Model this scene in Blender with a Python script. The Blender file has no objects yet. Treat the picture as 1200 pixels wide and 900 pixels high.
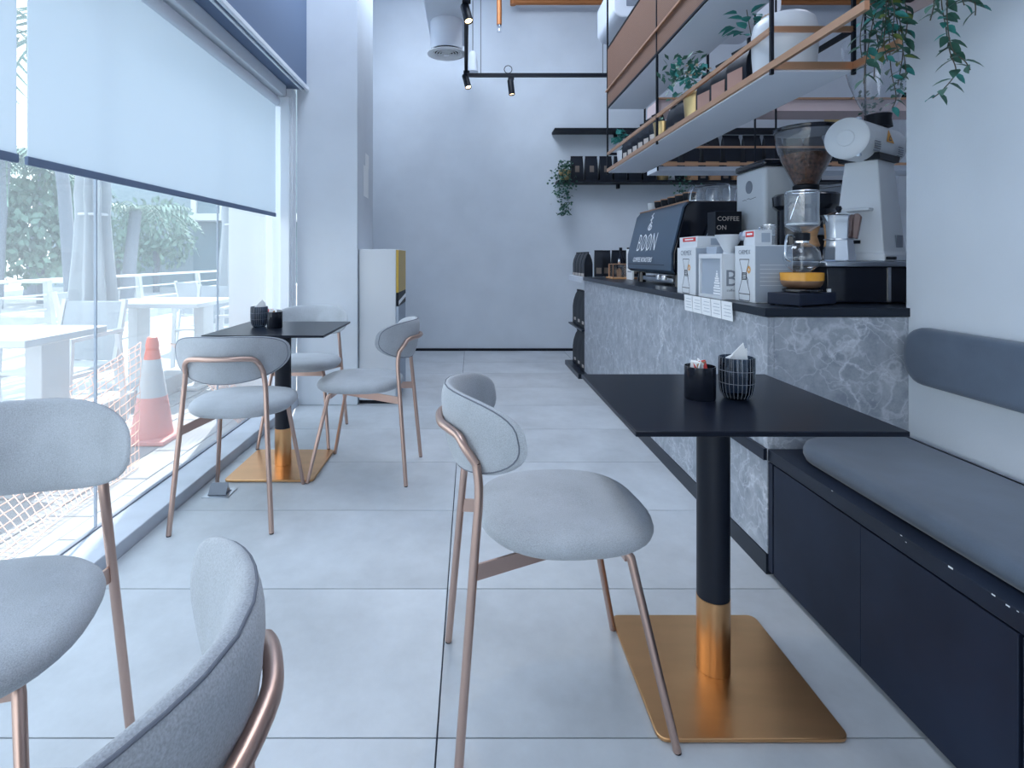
import bpy, bmesh, math, random
from mathutils import Vector, Matrix, Euler
random.seed(7)
R = math.radians
SC = bpy.context.scene
COL = SC.collection

# ------------------------------------------------------------------ camera
F = 650.0                       # focal length in pixels of the 1200x900 frame
VX, VY, H = 552.0, 302.0, 1.13  # vanishing point in the frame, eye height
cam_d = bpy.data.cameras.new('camera')
cam = bpy.data.objects.new('camera', cam_d); COL.objects.link(cam)
cam.location = (0, 0, H); cam.rotation_euler = (R(90), 0, 0)
cam_d.sensor_width = 36; cam_d.lens = 36 * F / 1200
cam_d.shift_x = (600 - VX) / 1200; cam_d.shift_y = (VY - 450) / 1200
cam_d.clip_start = 0.02; cam_d.clip_end = 300
SC.camera = cam

# ------------------------------------------------------------------ world, sun, added fill lights, exposure
w = bpy.data.worlds.new('sky'); SC.world = w; w.use_nodes = True
bg = w.node_tree.nodes['Background']
bg.inputs[1].default_value = 2.9
wt_ = w.node_tree; tc_ = wt_.nodes.new('ShaderNodeTexCoord'); sx_ = wt_.nodes.new('ShaderNodeSeparateXYZ'); cr_ = wt_.nodes.new('ShaderNodeValToRGB')
wt_.links.new(tc_.outputs['Generated'], sx_.inputs[0]); wt_.links.new(sx_.outputs['Z'], cr_.inputs[0]); wt_.links.new(cr_.outputs[0], bg.inputs[0])
cr_.color_ramp.elements[0].position = 0.0; cr_.color_ramp.elements[0].color = (0.95, 0.98, 1.0, 1)      # bright hazy horizon
cr_.color_ramp.elements[1].position = 0.75; cr_.color_ramp.elements[1].color = (0.70, 0.85, 1.0, 1)      # blue overhead
sd = bpy.data.lights.new('sun', 'SUN'); sd.energy = 8.5; sd.angle = R(0.6); sd.color = (1.0, 0.97, 0.93)
sun = bpy.data.objects.new('sun', sd); COL.objects.link(sun)
sun.rotation_euler = Vector((0.13, -0.60, -0.78)).to_track_quat('-Z', 'Y').to_euler()

def overhead_fill(x, y, z, sx, sy, e, c):  # unseen area light, added under the ceiling to brighten the room
    l = bpy.data.lights.new('overhead_fill', 'AREA'); l.shape = 'RECTANGLE'; l.size = sx; l.size_y = sy
    l.energy = e; l.color = c
    o = bpy.data.objects.new('overhead_fill', l); COL.objects.link(o); o.location = (x, y, z)
COOL = (0.76, 0.86, 1.0)
overhead_fill(-0.3, 0.6, 4.55, 1.6, 2.4, 58, COOL)
overhead_fill(-0.2, 4.1, 4.55, 1.4, 2.6, 135, COOL)
overhead_fill(3.0, 4.2, 4.55, 1.6, 1.6, 24, (0.85, 0.88, 1.0))
vs = SC.view_settings
SC.display_settings.display_device = 'sRGB'
vs.view_transform = 'Standard'; vs.look = 'None'; vs.gamma = 1; vs.use_curve_mapping = False
vs.exposure = -0.06
SC.cycles.use_denoising = True
SC.cycles.max_bounces = 10; SC.cycles.transparent_max_bounces = 24
SC.cycles.sample_clamp_indirect = 6

def P(px, py, d):
    """the point at depth d that the photograph shows at px, py"""
    return Vector(((px - VX) / F * d, d, H - (py - VY) / F * d))

# ------------------------------------------------------------------ materials
MATS = {}
def mat(name, col, rough=0.5, metal=0.0, noise=0.0, nscale=8.0, bump=0.0, bscale=60.0, spec=0.5, sheen=0, emit=None, trans=None, stretch=None):
    m = bpy.data.materials.new(name); m.use_nodes = True
    nt = m.node_tree; b = nt.nodes['Principled BSDF']
    b.inputs['Base Color'].default_value = (*col, 1); b.inputs['Roughness'].default_value = rough
    b.inputs['Metallic'].default_value = metal; b.inputs['Specular IOR Level'].default_value = spec
    if sheen: b.inputs['Sheen Weight'].default_value = sheen
    if emit:
        b.inputs['Emission Color'].default_value = (*emit[0], 1); b.inputs['Emission Strength'].default_value = emit[1]
    if noise or bump:
        tc = nt.nodes.new('ShaderNodeTexCoord'); src = tc.outputs['Object']
        if stretch:
            mp = nt.nodes.new('ShaderNodeMapping'); mp.inputs['Scale'].default_value = stretch
            nt.links.new(src, mp.inputs[0]); src = mp.outputs[0]
    if noise:
        n = nt.nodes.new('ShaderNodeTexNoise'); n.inputs['Scale'].default_value = nscale; n.inputs['Detail'].default_value = 6
        nt.links.new(src, n.inputs['Vector'])
        r = nt.nodes.new('ShaderNodeValToRGB')
        r.color_ramp.elements[0].position = 0.3; r.color_ramp.elements[1].position = 0.7
        r.color_ramp.elements[0].color = (*[c * (1 - noise) for c in col], 1)
        r.color_ramp.elements[1].color = (*[min(1, c * (1 + noise)) for c in col], 1)
        nt.links.new(n.outputs['Fac'], r.inputs[0]); nt.links.new(r.outputs[0], b.inputs['Base Color'])
    if bump:
        n2 = nt.nodes.new('ShaderNodeTexNoise'); n2.inputs['Scale'].default_value = bscale; n2.inputs['Detail'].default_value = 3
        nt.links.new(src, n2.inputs['Vector'])
        bp = nt.nodes.new('ShaderNodeBump'); bp.inputs['Strength'].default_value = bump; bp.inputs['Distance'].default_value = 0.004
        nt.links.new(n2.outputs['Fac'], bp.inputs['Height']); nt.links.new(bp.outputs[0], b.inputs['Normal'])
    MATS[name] = m
    return m

def fabric(name, col, scale=420):
    """woven cloth: two crossed fine waves colour and raise the threads"""
    m = mat(name, col, 0.95, sheen=0.25, spec=0.15); nt = m.node_tree; b = nt.nodes['Principled BSDF']
    tc = nt.nodes.new('ShaderNodeTexCoord')
    n = nt.nodes.new('ShaderNodeTexNoise'); n.inputs['Scale'].default_value = scale; n.inputs['Detail'].default_value = 4
    n3 = nt.nodes.new('ShaderNodeTexNoise'); n3.inputs['Scale'].default_value = 9; n3.inputs['Detail'].default_value = 5
    nt.links.new(tc.outputs['Object'], n.inputs['Vector']); nt.links.new(tc.outputs['Object'], n3.inputs['Vector'])
    ad = nt.nodes.new('ShaderNodeMath'); ad.operation = 'MULTIPLY_ADD'; ad.inputs[1].default_value = 0.45
    nt.links.new(n3.outputs['Fac'], ad.inputs[0]); nt.links.new(n.outputs['Fac'], ad.inputs[2])
    r = nt.nodes.new('ShaderNodeValToRGB'); r.color_ramp.elements[0].position = 0.42; r.color_ramp.elements[1].position = 0.98
    r.color_ramp.elements[0].color = (*[c * 0.72 for c in col], 1); r.color_ramp.elements[1].color = (*[min(1, c * 1.22) for c in col], 1)
    nt.links.new(ad.outputs[0], r.inputs[0]); nt.links.new(r.outputs[0], b.inputs['Base Color'])
    bp = nt.nodes.new('ShaderNodeBump'); bp.inputs['Strength'].default_value = 0.35; bp.inputs['Distance'].default_value = 0.002
    nt.links.new(n.outputs['Fac'], bp.inputs['Height']); nt.links.new(bp.outputs[0], b.inputs['Normal'])
    return m

def marble(name):
    m = mat(name, (0.35, 0.4, 0.46), 0.32); nt = m.node_tree; b = nt.nodes['Principled BSDF']
    g = nt.nodes.new('ShaderNodeNewGeometry')
    n = nt.nodes.new('ShaderNodeTexNoise'); n.inputs['Scale'].default_value = 2.6; n.inputs['Detail'].default_value = 7
    nt.links.new(g.outputs['Position'], n.inputs['Vector'])
    def veins(scale, warp, width):
        mx = nt.nodes.new('ShaderNodeMix'); mx.data_type = 'RGBA'; mx.blend_type = 'ADD'; mx.inputs[0].default_value = warp
        nt.links.new(g.outputs['Position'], mx.inputs[6]); nt.links.new(n.outputs['Color'], mx.inputs[7])
        v = nt.nodes.new('ShaderNodeTexVoronoi'); v.feature = 'DISTANCE_TO_EDGE'; v.inputs['Scale'].default_value = scale
        nt.links.new(mx.outputs[2], v.inputs['Vector'])
        mr = nt.nodes.new('ShaderNodeMapRange'); mr.inputs[1].default_value = 0; mr.inputs[2].default_value = width
        mr.inputs[3].default_value = 1; mr.inputs[4].default_value = 0
        nt.links.new(v.outputs['Distance'], mr.inputs[0]); return mr
    a = veins(1.3, 1.6, 0.016); c = veins(7.0, 1.4, 0.04)
    n2 = nt.nodes.new('ShaderNodeTexNoise'); n2.inputs['Scale'].default_value = 14; n2.inputs['Detail'].default_value = 9; n2.inputs['Roughness'].default_value = 0.7
    nt.links.new(g.outputs['Position'], n2.inputs['Vector'])
    base = nt.nodes.new('ShaderNodeValToRGB'); base.color_ramp.elements[0].position = 0.33; base.color_ramp.elements[1].position = 0.72
    base.color_ramp.elements[0].color = (0.24, 0.275, 0.33, 1); base.color_ramp.elements[1].color = (0.46, 0.50, 0.55, 1)
    nt.links.new(n2.outputs['Fac'], base.inputs[0])
    ml = nt.nodes.new('ShaderNodeMath'); ml.operation = 'MULTIPLY'; nt.links.new(c.outputs[0], ml.inputs[0]); nt.links.new(n.outputs['Fac'], ml.inputs[1])
    sm = nt.nodes.new('ShaderNodeMath'); sm.operation = 'MULTIPLY_ADD'; sm.inputs[1].default_value = 0.55; sm.use_clamp = True
    nt.links.new(a.outputs[0], sm.inputs[0]); nt.links.new(ml.outputs[0], sm.inputs[2])
    m2 = nt.nodes.new('ShaderNodeMath'); m2.operation = 'MULTIPLY'; m2.inputs[1].default_value = 0.8; nt.links.new(sm.outputs[0], m2.inputs[0])
    mx = nt.nodes.new('ShaderNodeMix'); mx.data_type = 'RGBA'; mx.inputs[7].default_value = (0.72, 0.76, 0.82, 1)
    nt.links.new(m2.outputs[0], mx.inputs[0]); nt.links.new(base.outputs[0], mx.inputs[6])
    nt.links.new(mx.outputs[2], b.inputs['Base Color'])
    return m

def concrete(name, col, rough):
    m = mat(name, col, rough, spec=0.35); nt = m.node_tree; b = nt.nodes['Principled BSDF']
    g = nt.nodes.new('ShaderNodeNewGeometry'); oi = nt.nodes.new('ShaderNodeObjectInfo')
    n = nt.nodes.new('ShaderNodeTexNoise'); n.inputs['Scale'].default_value = 2.2; n.inputs['Detail'].default_value = 9; n.inputs['Roughness'].default_value = 0.65
    n.noise_dimensions = '4D'; nt.links.new(g.outputs['Position'], n.inputs['Vector']); nt.links.new(oi.outputs['Random'], n.inputs['W'])
    r = nt.nodes.new('ShaderNodeValToRGB'); r.color_ramp.elements[0].position = 0.28; r.color_ramp.elements[1].position = 0.7
    r.color_ramp.elements[0].color = (*[c * 0.74 for c in col], 1); r.color_ramp.elements[1].color = (*[min(1, c * 1.10) for c in col], 1)
    nt.links.new(n.outputs['Fac'], r.inputs[0])
    mr = nt.nodes.new('ShaderNodeMapRange'); mr.inputs[3].default_value = 0.95; mr.inputs[4].default_value = 1.04
    nt.links.new(oi.outputs['Random'], mr.inputs[0])
    mx = nt.nodes.new('ShaderNodeMix'); mx.data_type = 'RGBA'; mx.blend_type = 'MULTIPLY'; mx.inputs[0].default_value = 1
    nt.links.new(r.outputs[0], mx.inputs[6]); nt.links.new(mr.outputs[0], mx.inputs[7]); nt.links.new(mx.outputs[2], b.inputs['Base Color'])
    return m

def glass_mat(name, tint, veil=0.0, gloss=1.0, rough=0.0, veil_col=(0.9, 0.95, 1)):
    """thin clear glass; film is the share of milky white mixed in to imitate haze and pale reflections"""
    m = bpy.data.materials.new(name); m.use_nodes = True; nt = m.node_tree; nt.nodes.clear()
    out = nt.nodes.new('ShaderNodeOutputMaterial'); t = nt.nodes.new('ShaderNodeBsdfTransparent'); t.inputs[0].default_value = (*tint, 1)
    g = nt.nodes.new('ShaderNodeBsdfGlossy'); g.inputs['Roughness'].default_value = rough
    fr = nt.nodes.new('ShaderNodeLayerWeight'); fr.inputs[0].default_value = 0.5
    pw = nt.nodes.new('ShaderNodeMath'); pw.operation = 'POWER'; pw.inputs[1].default_value = 4; nt.links.new(fr.outputs['Facing'], pw.inputs[0])
    ml = nt.nodes.new('ShaderNodeMath'); ml.operation = 'MULTIPLY_ADD'; ml.inputs[1].default_value = 0.45 * gloss; ml.inputs[2].default_value = 0.03 * gloss; ml.use_clamp = True
    nt.links.new(pw.outputs[0], ml.inputs[0])
    mx = nt.nodes.new('ShaderNodeMixShader'); nt.links.new(ml.outputs[0], mx.inputs[0]); nt.links.new(t.outputs[0], mx.inputs[1]); nt.links.new(g.outputs[0], mx.inputs[2])
    last = mx
    if veil:
        d = nt.nodes.new('ShaderNodeBsdfTranslucent'); d.inputs[0].default_value = (*veil_col, 1)
        mx2 = nt.nodes.new('ShaderNodeMixShader'); mx2.inputs[0].default_value = veil
        nt.links.new(mx.outputs[0], mx2.inputs[1]); nt.links.new(d.outputs[0], mx2.inputs[2]); last = mx2
    nt.links.new(last.outputs[0], out.inputs[0]); MATS[name] = m
    return m

WALL = mat('wall_paint', (0.64, 0.695, 0.755), 0.85, noise=0.04, nscale=3, bump=0.08, bscale=180, spec=0.2)
WALLR = mat('bench_wall_paint', (0.63, 0.68, 0.73), 0.85, noise=0.03, nscale=3, bump=0.08, bscale=180, spec=0.2)
BULK = mat('bulkhead_paint', (0.16, 0.215, 0.32), 0.8, spec=0.2)
PINK = mat('beige_board', (0.62, 0.50, 0.50), 0.7)
CEIL = mat('ceiling_paint', (0.30, 0.36, 0.48), 0.9)
FRAME = mat('window_frame_white', (0.80, 0.86, 0.92), 0.45)
TILE = concrete('floor_tile', (0.575, 0.615, 0.655), 0.42)
GROUT = mat('grout', (0.06, 0.075, 0.10), 0.9)
LEDGE = mat('ledge_stone', (0.55, 0.60, 0.67), 0.5, noise=0.08, nscale=6)
MARBLE = marble('grey_marble')
SLAB = mat('worktop_black', (0.012, 0.018, 0.03), 0.3, spec=0.3)
NAVY = mat('bench_laminate', (0.014, 0.021, 0.042), 0.5, noise=0.25, nscale=4, spec=0.2)
NAVYTOP = mat('bench_plank', (0.012, 0.018, 0.034), 0.32, noise=0.2, nscale=5, spec=0.25)
TABLE = mat('table_black', (0.006, 0.009, 0.018), 0.3, spec=0.25)
POLE = mat('pole_black', (0.008, 0.012, 0.022), 0.45, spec=0.3)
BRONZE = mat('brushed_bronze', (0.74, 0.42, 0.20), 0.28, 1.0, noise=0.07, nscale=2.5, stretch=(1, 5, 1))
COPPER = mat('copper_trim', (0.62, 0.36, 0.22), 0.4, 0.9)
ROSE = mat('rose_metal', (0.56, 0.40, 0.34), 0.36, 1.0)
CLOTH = fabric('chair_cloth', (0.41, 0.445, 0.485), 480)
PIPING = mat('chair_piping', (0.16, 0.18, 0.22), 0.9)
SUEDE = mat('bench_suede', (0.085, 0.115, 0.16), 0.9, noise=0.16, nscale=5, bump=0.1, bscale=300, spec=0.2, sheen=0.3)
BLACK = mat('matt_black', (0.006, 0.009, 0.016), 0.5, spec=0.25)
GLOSSB = mat('gloss_black', (0.008, 0.011, 0.02), 0.15)
BAG = mat('bag_black', (0.010, 0.014, 0.023), 0.42, spec=0.3)
LABELM = mat('bag_label', (0.50, 0.46, 0.43), 0.6)
LABELK = mat('bag_label_dim', (0.16, 0.13, 0.11), 0.6)
KRAFT = mat('kraft', (0.42, 0.24, 0.13), 0.8, noise=0.1)
WHITE = mat('white_enamel', (0.62, 0.66, 0.70), 0.35)
BOARD = mat('white_board', (0.62, 0.67, 0.75), 0.6)
CARTON = mat('white_carton', (0.66, 0.70, 0.74), 0.6)
CARTONG = mat('carton_grey', (0.36, 0.42, 0.50), 0.6)
INK = mat('ink', (0.03, 0.035, 0.05), 0.6)
GREYINK = mat('grey_ink', (0.22, 0.25, 0.3), 0.6)
PRINTW = mat('white_print', (0.85, 0.88, 0.92), 0.5)
REDP = mat('red_print', (0.62, 0.05, 0.05), 0.5)
ORANGEP = mat('orange_print', (0.75, 0.34, 0.04), 0.5)
GOLD = mat('gold_pot', (0.62, 0.45, 0.22), 0.32, 0.85)
GOLDP = mat('gold_panel', (0.55, 0.36, 0.05), 0.4)
CHROME = mat('chrome', (0.80, 0.83, 0.87), 0.1, 1.0)
STEEL = mat('steel', (0.50, 0.54, 0.6), 0.3, 1.0)
PANELB = mat('machine_panel', (0.05, 0.085, 0.135), 0.33)
MESHB = mat('brown_mesh', (0.20, 0.115, 0.08), 0.6, 0.2)
nt = MESHB.node_tree; tc_ = nt.nodes.new('ShaderNodeTexCoord'); vo = nt.nodes.new('ShaderNodeTexVoronoi'); vo.inputs['Scale'].default_value = 90; vo.inputs['Randomness'].default_value = 0
cr_ = nt.nodes.new('ShaderNodeValToRGB'); cr_.color_ramp.elements[0].position = .3; cr_.color_ramp.elements[1].position = .38
cr_.color_ramp.elements[0].color = (.05,.035,.03,1); cr_.color_ramp.elements[1].color = (.23,.12,.075,1)
nt.links.new(tc_.outputs['Object'], vo.inputs['Vector']); nt.links.new(vo.outputs['Distance'], cr_.inputs[0]); nt.links.new(cr_.outputs[0], nt.nodes['Principled BSDF'].inputs['Base Color'])
GLASSW = glass_mat('window_glass', (0.96, 0.985, 1.0), veil=0.09)
GLASSC = glass_mat('clear_glass', (0.95, 0.97, 0.99), veil=0.045, gloss=2.4)
PLASTIC = glass_mat('hopper_plastic', (0.93, 0.95, 0.97), veil=0.07, gloss=2.2)
GLASSD = glass_mat('smoked_glass', (0.30, 0.36, 0.44), gloss=1.8)
BEANS = mat('coffee_beans', (0.11, 0.05, 0.03), 0.4, noise=0.9, nscale=70, bump=1.0, bscale=70)
AMBER = mat('amber', (0.80, 0.36, 0.03), 0.2)
WOOD = mat('light_wood', (0.55, 0.30, 0.14), 0.5, noise=0.2, nscale=4, stretch=(1, 1, 12))
PAPER = mat('paper', (0.85, 0.88, 0.90), 0.8)
LEAF = mat('vine_leaf', (0.035, 0.12, 0.085), 0.5, noise=0.4, nscale=15)
LEAF2 = mat('vine_leaf_yellow', (0.14, 0.20, 0.05), 0.5)
LEAFT = mat('teal_leaf', (0.03, 0.22, 0.20), 0.55, noise=0.4, nscale=20)
STEM = mat('stem', (0.08, 0.07, 0.05), 0.7)
CREAM = mat('cream_flower', (0.65, 0.50, 0.36), 0.8)
PIPEC = mat('copper_pipe', (0.48, 0.18, 0.06), 0.45, 0.4)
DUCT = mat('duct_white', (0.72, 0.77, 0.84), 0.6)
LENS = mat('lamp_lens', (1, 0.8, 0.5), 0.3, emit=((1.0, 0.75, 0.42), 6))
ORANGE = mat('safety_orange', (0.85, 0.16, 0.08), 0.5)
CONEP = mat('cone_faded', (0.85, 0.34, 0.30), 0.5)
NETM = mat('net_orange', (0.95, 0.55, 0.40), 0.6)
OUTW = mat('terrace_white', (0.62, 0.65, 0.67), 0.5)
CANVAS = mat('parasol_canvas', (0.36, 0.40, 0.43), 0.9, noise=0.08, nscale=5)
PAVE = concrete('paver', (0.40, 0.415, 0.43), 0.8)
OUTG = mat('terrace_concrete', (0.46, 0.48, 0.50), 0.9, noise=0.15, nscale=3)
WATER = mat('water', (0.25, 0.36, 0.42), 0.12, bump=1.0, bscale=1.2)
TREE = mat('tree_leaf', (0.14, 0.24, 0.19), 0.7, noise=0.4, nscale=3)
TRUNK = mat('palm_trunk', (0.16, 0.19, 0.23), 0.9)
BUILD = mat('far_building', (0.22, 0.30, 0.34), 0.7)
BGLASS = mat('far_glass', (0.12, 0.20, 0.24), 0.3)

bl = mat('blind_cloth', (0.80, 0.85, 0.90), 0.9); nt = bl.node_tree; pb = nt.nodes['Principled BSDF']; out = nt.nodes['Material Output']
tr = nt.nodes.new('ShaderNodeBsdfTranslucent'); tr.inputs[0].default_value = (0.78, 0.85, 0.90, 1)
tp = nt.nodes.new('ShaderNodeBsdfTransparent')
m1 = nt.nodes.new('ShaderNodeMixShader'); m1.inputs[0].default_value = 0.55
m2 = nt.nodes.new('ShaderNodeMixShader'); m2.inputs[0].default_value = 0.10
nt.links.new(pb.outputs[0], m1.inputs[1]); nt.links.new(tr.outputs[0], m1.inputs[2])
nt.links.new(m1.outputs[0], m2.inputs[1]); nt.links.new(tp.outputs[0], m2.inputs[2]); nt.links.new(m2.outputs[0], out.inputs[0])

# ------------------------------------------------------------------ mesh helpers
class MB:
    def __init__(s): s.v = []; s.f = []
    def add(s, vs, fs):
        k = len(s.v); s.v += [tuple(p) for p in vs]; s.f += [tuple(i + k for i in f) for f in fs]; return s
    def box(s, x0, y0, z0, x1, y1, z1):
        return s.add([(x0,y0,z0),(x1,y0,z0),(x1,y1,z0),(x0,y1,z0),(x0,y0,z1),(x1,y0,z1),(x1,y1,z1),(x0,y1,z1)],
                     [(0,3,2,1),(4,5,6,7),(0,1,5,4),(1,2,6,5),(2,3,7,6),(3,0,4,7)])
    def bar(s, a, b, wd, ht, up=(0,0,1)):
        a = Vector(a); b = Vector(b); d = (b - a).normalized(); u = Vector(up)
        if abs(d.dot(u)) > 0.99: u = Vector((1,0,0))
        sd = d.cross(u).normalized() * wd / 2; u = sd.cross(d).normalized() * ht / 2
        vs = [p + q for p in (a, b) for q in (-sd-u, sd-u, sd+u, -sd+u)]
        return s.add(vs, [(0,1,2,3),(7,6,5,4),(0,4,5,1),(1,5,6,2),(2,6,7,3),(3,7,4,0)])
    def tube(s, pts, r, n=8, close=False):
        pts = [Vector(p) for p in pts]; m = len(pts); rs = r if isinstance(r, (list, tuple)) else [r] * m
        vs = []; prev = None
        for i, p in enumerate(pts):
            if close: t = (pts[(i+1) % m] - pts[i-1])
            else: t = pts[min(i+1, m-1)] - pts[max(i-1, 0)]
            t.normalize()
            if prev is None:
                u = Vector((0,0,1)) if abs(t.z) < 0.9 else Vector((1,0,0))
            else: u = prev
            u = (u - t * u.dot(t)).normalized(); prev = u; q = t.cross(u)
            for k in range(n):
                a = 2*math.pi*k/n; vs.append(p + (u*math.cos(a) + q*math.sin(a)) * rs[i])
        fs = []
        for i in range(m if close else m-1):
            j = (i+1) % m
            for k in range(n):
                l = (k+1) % n; fs.append((i*n+k, i*n+l, j*n+l, j*n+k))
        if not close: fs += [tuple(reversed(range(n))), tuple((m-1)*n+k for k in range(n))]
        return s.add(vs, fs)
    def lathe(s, prof, n=24, c=(0,0,0), caps=True):
        vs = []; fs = []
        for r, z in prof:
            for k in range(n):
                a = 2*math.pi*k/n; vs.append((c[0]+r*math.cos(a), c[1]+r*math.sin(a), c[2]+z))
        m = len(prof)
        for i in range(m-1):
            for k in range(n):
                l = (k+1) % n; fs.append((i*n+k, i*n+l, (i+1)*n+l, (i+1)*n+k))
        if caps: fs += [tuple(reversed(range(n))), tuple((m-1)*n+k for k in range(n))]
        return s.add(vs, fs)
    def prism(s, poly, axis, a0, a1):
        """poly: list of 2-D points; extruded along axis from a0 to a1 (x: (y,z), y: (x,z), z: (x,y))"""
        def q(p, a): return {'x': (a, p[0], p[1]), 'y': (p[0], a, p[1]), 'z': (p[0], p[1], a)}[axis]
        n = len(poly); vs = [q(p, a0) for p in poly] + [q(p, a1) for p in poly]
        return s.add(vs, [tuple(range(n)), tuple(reversed(range(n, 2*n)))] + [(i, n+i, n+(i+1) % n, (i+1) % n) for i in range(n)])
    def xf(s, M):
        s.v = [tuple(M @ Vector(p)) for p in s.v]; return s
    def mesh(s, name, m, smooth=True, angle=40):
        me = bpy.data.meshes.new(name); me.from_pydata(s.v, [], s.f); me.validate()
        bm = bmesh.new(); bm.from_mesh(me); bmesh.ops.recalc_face_normals(bm, faces=bm.faces); bm.to_mesh(me); bm.free()
        if smooth:
            me.polygons.foreach_set('use_smooth', [True] * len(me.polygons)); me.set_sharp_from_angle(angle=R(angle))
        me.materials.append(m); return me
    def build(s, name, m, parent=None, bevel=0, smooth=True, angle=40, seg=2):
        return link(name, s.mesh(name, m, smooth, angle), parent, bevel=bevel, seg=seg)

def link(name, me, parent=None, loc=None, rot=None, bevel=0, seg=2):
    o = bpy.data.objects.new(name, me); COL.objects.link(o)
    if parent: o.parent = parent
    if loc is not None: o.location = loc
    if rot is not None: o.rotation_euler = rot
    if bevel:
        b = o.modifiers.new('bevel', 'BEVEL'); b.width = bevel; b.segments = seg; b.limit_method = 'ANGLE'; b.angle_limit = R(35)
    return o
def box(*a): return MB().box(*a)
def tag(o, label, cat, group=None):
    o['label'] = label; o['category'] = cat
    if group: o['group'] = group
    return o
def thing(name, label, cat, loc=(0,0,0), rz=0, group=None):
    o = bpy.data.objects.new(name, None); COL.objects.link(o); o.location = loc; o.rotation_euler = (0, 0, rz)
    o.empty_display_size = 0.1
    return tag(o, label, cat, group)
def struct(o): o['kind'] = 'structure'; return o
def stuff(o): o['kind'] = 'stuff'; return o
def copy_tree(o, parent=None):
    c = o.copy(); COL.objects.link(c)
    if parent: c.parent = parent
    for ch in list(o.children): copy_tree(ch, c)
    return c
def basis(X, Y, loc):
    X = Vector(X).normalized(); Y = Vector(Y).normalized(); Z = X.cross(Y)
    M = Matrix((X, Y, Z)).transposed().to_4x4(); M.translation = Vector(loc); return M
def text(body, size, M, m, parent, name='lettering', extrude=0.0004, offset=0, spacing=1.0, sx=1.0, align='CENTER'):
    c = bpy.data.curves.new(name, 'FONT'); c.body = body; c.size = size; c.align_x = align; c.align_y = 'CENTER'
    c.extrude = extrude; c.offset = offset; c.space_character = spacing; c.resolution_u = 2; c.materials.append(m)
    f = bpy.data.objects.new('font', c); me = bpy.data.meshes.new_from_object(f); me.name = name
    bpy.data.objects.remove(f); bpy.data.curves.remove(c)
    o = link(name, me, parent); o.matrix_local = M @ Matrix.Diagonal((sx, 1, 1, 1)); return o
def strokes(lines, r, M, m, parent, name='printed_drawing'):
    """flat printed line drawing in the plane of M"""
    b = MB()
    for ln in lines:
        for p, q in zip(ln[:-1], ln[1:]):
            d = Vector((q[0]-p[0], q[1]-p[1]))
            if d.length < 1e-7: continue
            nrm = Vector((-d.y, d.x)).normalized() * r
            b.add([(p[0]-nrm.x, p[1]-nrm.y, 0.0004), (q[0]-nrm.x, q[1]-nrm.y, 0.0004), (q[0]+nrm.x, q[1]+nrm.y, 0.0004), (p[0]+nrm.x, p[1]+nrm.y, 0.0004)], [(0,1,2,3)])
    b.xf(M); return b.build(name, m, parent, smooth=False)

# ------------------------------------------------------------------ the setting
XL, XG, XF, XW, YB, ZC = -1.325, -1.49, 1.055, 1.558, 6.74, 4.6
floor = struct(box(-1.5, -3, -0.12, 5.2, YB + .1, -0.012).build('floor', GROUT))
rows = [1.305 + .588 * k for k in range(-7, 11)]
for x0, x1 in ((XL, -.08), (-.08, 1.12), (1.12, 2.32), (2.32, 3.52), (3.52, 5.2)):
    for y0, y1 in zip(rows[:-1], rows[1:]):
        if x0 > 1 and y1 < 1.9: continue
        box(x0 + .0022, y0 + .0022, -.012, x1 - .0022, min(y1, YB) - .0022, 0).build('tile', TILE, floor)
struct(box(-2.0, -3, ZC, 5.3, YB + .1, ZC + .1).build('ceiling', CEIL))
struct(box(-1.6, YB, -.1, 5.3, YB + .15, ZC).build('wall_back', WALL))
struct(box(-1.5, YB - .018, 0, 5.2, YB - .001, .03).build('baseboard_back', BLACK))
struct(box(XW, -3, 0, 1.75, 1.985, 1.99).build('wall_right', WALLR))
struct(box(XW - .004, -3, 1.9905, 1.75, 1.985, ZC).build('wall_right_upper', PINK))
fr_ = struct(box(.1, -3.15, -.1, 1.75, -3.001, ZC).build('wall_front_blocker', WALL))  # unseen wall behind the camera, added to cut daylight on the foreground
struct(box(-1.7, -3.15, 2.5, .0995, -3.001, ZC).build('wall_front_blocker_upper', WALL))  # its upper part over the opening, added to block light too
struct(box(1.751, 1.88, -.1, 5.2, 1.984, ZC).build('wall_bar_near', WALL))
struct(box(5.2, 1.88, -.1, 5.3, YB, ZC).build('wall_bar_right', WALL))
struct(box(-1.33, 4.93, 0, -1.2, YB, ZC).build('wall_left', WALL))
column = struct(box(-1.335, 4.25, 0, -.87, 4.92, ZC).build('column', WALL, bevel=.004))
struct(box(-1.7, -3, 2.42, -1.26, 4.249, ZC).build('wall_bulkhead', BULK))
struct(box(-1.262, -3, 2.405, -1.24, 4.249, 2.435).build('trim_1', FRAME, bevel=.003))
struct(box(-1.30, -3, 2.408, -1.285, 4.249, 2.4195).build('trim_2', FRAME))
struct(box(XG - .02, -3, -.05, XL, 4.249, .055).build('ledge', LEDGE, bevel=.004))
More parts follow.
